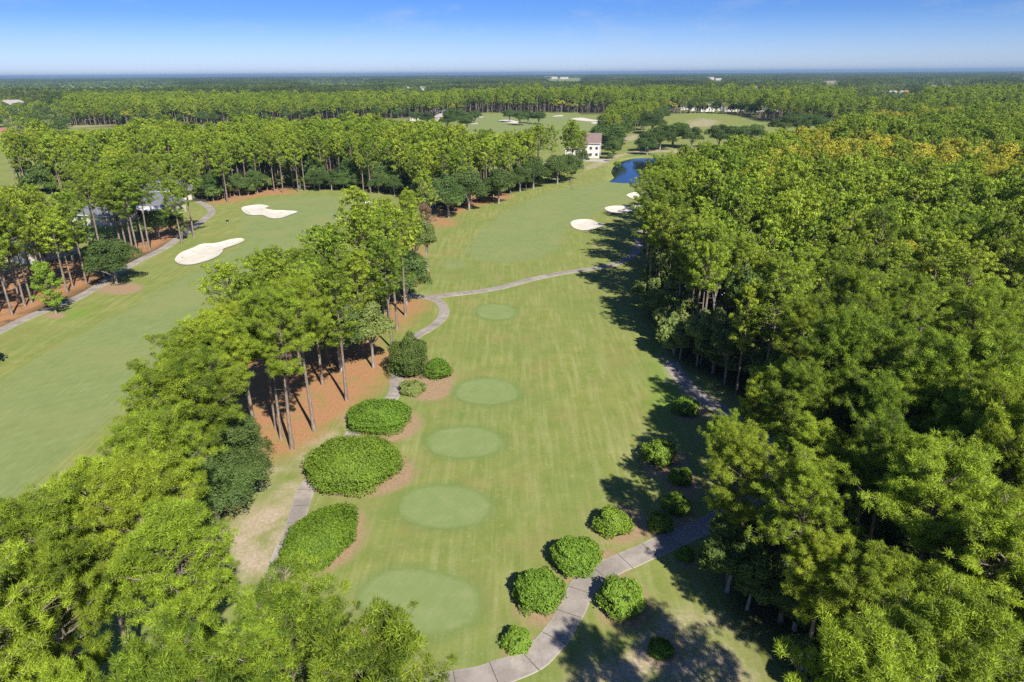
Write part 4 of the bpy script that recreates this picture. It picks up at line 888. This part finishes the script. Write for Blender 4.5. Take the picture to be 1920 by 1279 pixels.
def building(name, label, loc, rz, w, d, h, rise, wall='cream', roof='grey_roof', style='hip', wins=4, lanai=False, cat='house', group=None, chim=False, two=False):
    o = thing(name, (loc[0], loc[1], 0), rz, label=label, cat=cat, group=group)
    b = Build(); b.box(-w / 2, w / 2, -d / 2, d / 2, -.2, h)
    if style == 'gable':
        for sx in (-1, 1): b.add([(sx * (w / 2), -d / 2, h), (sx * (w / 2), d / 2, h), (sx * (w / 2), 0, h + rise * .93)], [(0, 1, 2)])
    obj('wall', b.mesh('wall', [B[wall]]), o)
    b = Build(); e = .6; x, y = w / 2 + e, d / 2 + e; t = .16
    rx = (w / 2 + e) if style == 'gable' else max(w / 2 - d / 2, .5)
    for dz in (0, -t):
        b.add([(-x, -y, h + dz), (x, -y, h + dz), (x, y, h + dz), (-x, y, h + dz), (-rx, 0, h + rise + dz), (rx, 0, h + rise + dz)], [(0, 1, 5, 4), (2, 3, 4, 5)])
        b.add([(-x, -y, h + dz), (-x, y, h + dz), (-rx, 0, h + rise + dz), (x, -y, h + dz), (x, y, h + dz), (rx, 0, h + rise + dz)], [(0, 1, 2), (3, 4, 5)] if style == 'hip' else [(0, 2, 2 + 0)][:0] or [(0, 1, 2), (3, 4, 5)][:0] or [(0, 2, 1)][:0] or np.zeros((0, 3), int))
    b.F = {k: [f for f in v if len(f)] for k, v in b.F.items()}; b.F = {k: v for k, v in b.F.items() if v}
    rf = obj('roof', b.mesh('roof', [B[roof]]), o)
    b = Build(); b.box(-x, x, -y - .05, -y, h - .22, h - .02); b.box(-x, x, y, y + .05, h - .22, h - .02); obj('fascia', b.mesh('fascia', [B['trim']]), rf)
    if chim: b = Build(); b.box(w * .2, w * .2 + 1, -.5, .5, h, h + rise + 1.0); obj('chimney', b.mesh('chimney', [B[wall]]), rf)
    floors = (1.0, 3.9) if two else (1.0,)
    for z0 in floors:
        for k in range(wins):
            cx = -w / 2 + w * (k + .5) / wins
            if lanai and z0 == 1.0 and cx > 0: continue
            f = Build()
            for q in ((-.65, -.57, 0, 1.4), (.57, .65, 0, 1.4), (-.57, .57, 0, .08), (-.57, .57, 1.32, 1.4)): f.box(cx + q[0], cx + q[1], -d / 2 - .06, -d / 2 + .02, z0 + q[2], z0 + q[3])
            wf = obj('window', f.mesh('window', [B['trim']]), o); g = Build(); g.box(cx - .57, cx + .57, -d / 2 - .025, -d / 2 + .01, z0 + .08, z0 + 1.32); obj('pane', g.mesh('pane', [B['glass']]), wf)
        for sx in (-1, 1):
            for cy_ in (-d / 4, d / 4):
                g = Build(); g.box(sx * w / 2 - .03, sx * w / 2 + .03, cy_ - .6, cy_ + .6, z0, z0 + 1.35); obj('window', g.mesh('window', [B['glass']]), o)
    if lanai:
        pw = w * .46; b = Build()
        for k in range(6): b.box(w / 2 - pw * k / 5 - .05, w / 2 - pw * k / 5 + .05, -d / 2 - 4, -d / 2 - 3.9, 0, 2.8)
        for z0 in (0, 1.1, 2.7): b.box(w / 2 - pw, w / 2, -d / 2 - 4.02, -d / 2 - 3.93, z0, z0 + .09)
        b.box(w / 2 - pw - .05, w / 2 + .05, -d / 2 - 4.02, -d / 2 - .08, 2.79, 2.9); fr = obj('porch', b.mesh('porch', [B['trim']]), o)
        g = Build(); g.box(w / 2 - pw, w / 2, -d / 2 - .12, -d / 2 - .06, .1, 2.6); obj('porch_screen', g.mesh('porch_screen', [B['screen']]), fr)
        g = Build(); g.box(w / 2 - pw - 1, w / 2 + .5, -d / 2 - 4.8, -d / 2 - .01, -.1, .09); obj('patio', g.mesh('patio', [B['paving']]), o)
    return o
q = P(255, 405); building('house', 'cream house with grey roof and screened porch behind the left pines', (q[0], q[1] + 4), math.radians(-10), 22, 10, 3.2, 3.2, lanai=True, wins=6)
q = P(285, 382); building('house', 'second grey roofed house just behind the porch house', (q[0], q[1] + 10), math.radians(12), 18, 10, 3.2, 3.4, wins=4)
q = P(165, 425); building('house', 'low cream house left of the porch house among pines', (q[0], q[1] + 6), math.radians(-14), 16, 9, 3.0, 2.8, wins=4)
q = P(20, 490); building('house', 'grey blue roofed house at the far left edge behind trunks', (q[0], q[1] + 6), math.radians(-25), 20, 11, 3.2, 3.2, wins=5)
q = P(1104, 300); building('clubhouse', 'white house with brown gable roof beside the pond', (q[0] + 1.2, q[1] + 12), math.radians(-12), 11, 9, 7.0, 4.2, 'white', 'brown_roof', 'gable', 4, two=True)
building('house', 'white lower wing in front of the gabled house by the pond', (q[0] - 6, q[1] + 2), math.radians(-12), 9, 7, 5.6, 1.6, 'white', 'brown_roof', 'hip', 3)
b = Build(); b.box(-4, 8, -7, 1, -.05, .08); o = obj('patio', b.mesh('patio', [B['paving']]), label='pale paved terrace between the white house and the pond', cat='patio'); o.location = (q[0] + 2, q[1] + 1, 0); o.rotation_euler = (0, 0, math.radians(-12))
for k, (px, py, w, h, r_, wl, lab) in enumerate(((822, 214, 16, 5, 'pale_roof', 'white', 'pale roofed house among oaks left of the distant green'), (832, 226, 15, 3.5, 'pale_roof', 'cream', 'low pale roof just in front of the house left of the distant green'), (778, 226, 10, 3, 'brown_roof', 'cream', 'small cream building in oaks at the distant clearing'),
                                        (2, 262, 22, 4, 'red_roof', 'cream', 'red roofed house at the left edge of the picture'), (62, 208, 26, 4, 'pale_roof', 'white', 'pale low building beyond the oaks at far left'), (25, 205, 40, 5, 'pale_roof', 'white', 'long white building beyond the oaks at far left'), (165, 224, 10, 3, 'pale_roof', 'white', 'small white building under the far pines at left'))):
    q = P(px, py); building('house', lab, q, math.radians(-8 + 13 * (k % 3)), w, w * .55, h, w * .16, wl, r_, wins=4)
r = np.random.default_rng(3)
for k in range(14):
    q = P(1290 + 16 * k, 206 + (k % 3) * 1.4); building('house', 'pale house seen between the trunks beyond the far field', q, r.uniform(-.4, .4), 15, 10, 5.5, 3, 'white', 'pale_roof', wins=4, group='pale houses beyond the far field')
for k, px in enumerate((1610, 1634, 1652, 1672, 1692)): q = P(px, 181.5); building('house', 'grey roofed house above the canopy of the right wood', q, r.uniform(-.3, .3), 24, 14, 5, 4, 'cream', 'pale_roof', wins=4, group='roofs beyond the right wood')
q = P(1697, 181.5); building('house', 'small red roofed house right of the grey roofs beyond the wood', q, .2, 17, 12, 5, 4.5, 'cream', 'red_roof', wins=3)
for px, py in ((762, 170), (793, 169.5), (808, 169.5), (872, 165)): q = P(px, py); building('house', 'tiny pale house far off beyond the woods', q, r.uniform(-.4, .4), 20, 12, 6, 4, 'white', 'pale_roof', wins=3, group='tiny far houses')
for px, py in ((1392, 168), (1412, 168), (1436, 167.5), (1450, 168), (1182, 171)): q = P(px, py); building('house', 'tiny pale house far off at the right of the centre', q, r.uniform(-.4, .4), 20, 12, 5, 3, 'white', 'pale_roof', wins=3, group='tiny far houses at the right')
for px, py, w, h, lab in ((1032, 148.3, 95, 15, 'long beige block on the horizon above the distant green'), (1058, 148.5, 55, 13, 'shorter beige block on the horizon beside the long one'), (1331, 150, 40, 13, 'cream block on the horizon right of centre'), (1352, 150.5, 60, 9, 'low cream block next to the cream block on the horizon'), (1650, 161, 45, 10, 'white building beyond the wood at the right horizon')):
    q = P(px, py); building('distant_building', lab, q, 0, w, w * .3, h, 1.5, 'cream', 'pale_roof', wins=8, cat='building')

# radio mast at the right horizon: three legs with cross bracing
q = P(1915, 163); t = thing('radio_mast', (q[0], q[1], 0), label='thin lattice radio mast rising over the right horizon', cat='mast')
b = Build(); Hm = 64
for a in range(3):
    u, v = math.cos(a * 2.094), math.sin(a * 2.094); b.tube([[u * 2.4, v * 2.4, 0], [u * 1.0, v * 1.0, Hm]], [.3, .22], 5)
for z in np.arange(0, Hm, 4.0):
    f0, f1 = 2.4 - 1.4 * z / Hm, 2.4 - 1.4 * (z + 4) / Hm
    for a in range(3): b.tube([[f0 * math.cos(a * 2.094), f0 * math.sin(a * 2.094), z], [f1 * math.cos((a + 1) * 2.094), f1 * math.sin((a + 1) * 2.094), z + 4]], [.12, .12], 4)
steel = flat('galvanised_steel', (.35, .36, .38)); obj('lattice', b.mesh('lattice', [steel]), t)
b = Build()
for a in range(6): b.box(*sorted((1.5 * math.cos(a * 1.047) - .3, 1.5 * math.cos(a * 1.047) + .3)), *sorted((1.5 * math.sin(a * 1.047) - .3, 1.5 * math.sin(a * 1.047) + .3)), Hm - 6, Hm - 2)
obj('antenna', b.mesh('antenna', [steel]), t)
# small things on the course
def marker(px, py, lab, col, h=1.0):
    q = P(px, py); t = thing('course_marker', (q[0], q[1], hz(*q)), label=lab, cat='marker'); b = Build(); b.tube([[0, 0, 0], [0, 0, h * .6]], [.05, .05], 6); obj('post', b.mesh('post', [B['trim']]), t)
    b = Build(); b.box(-.35, .35, -.2, .2, h * .6, h); obj('box', b.mesh('box', [flat('marker_paint', col)]), t)
marker(427, 420, 'small dark box on a post in the rough below the curling bunker', (.04, .02, .02)); marker(628, 410, 'small dark green box beside the left green at the belt', (.02, .07, .04))

# ------------------------------------------------------------------ air
b = Build(); b.box(-31000, 31000, -31000, 31000, -4, 70); hm = bpy.data.materials.new('haze'); hm.use_nodes = True; hn = hm.node_tree; hn.nodes.clear()
ho = hn.nodes.new('ShaderNodeOutputMaterial'); hv = hn.nodes.new('ShaderNodeVolumePrincipled'); hv.inputs['Color'].default_value = (.48, .70, 1, 1); hv.inputs['Density'].default_value = .0001; hv.inputs['Anisotropy'].default_value = .3
hn.links.new(hv.outputs[0], ho.inputs['Volume']); HAZE = True
if HAZE: obj('haze', b.mesh('haze', [hm]), kind='stuff')
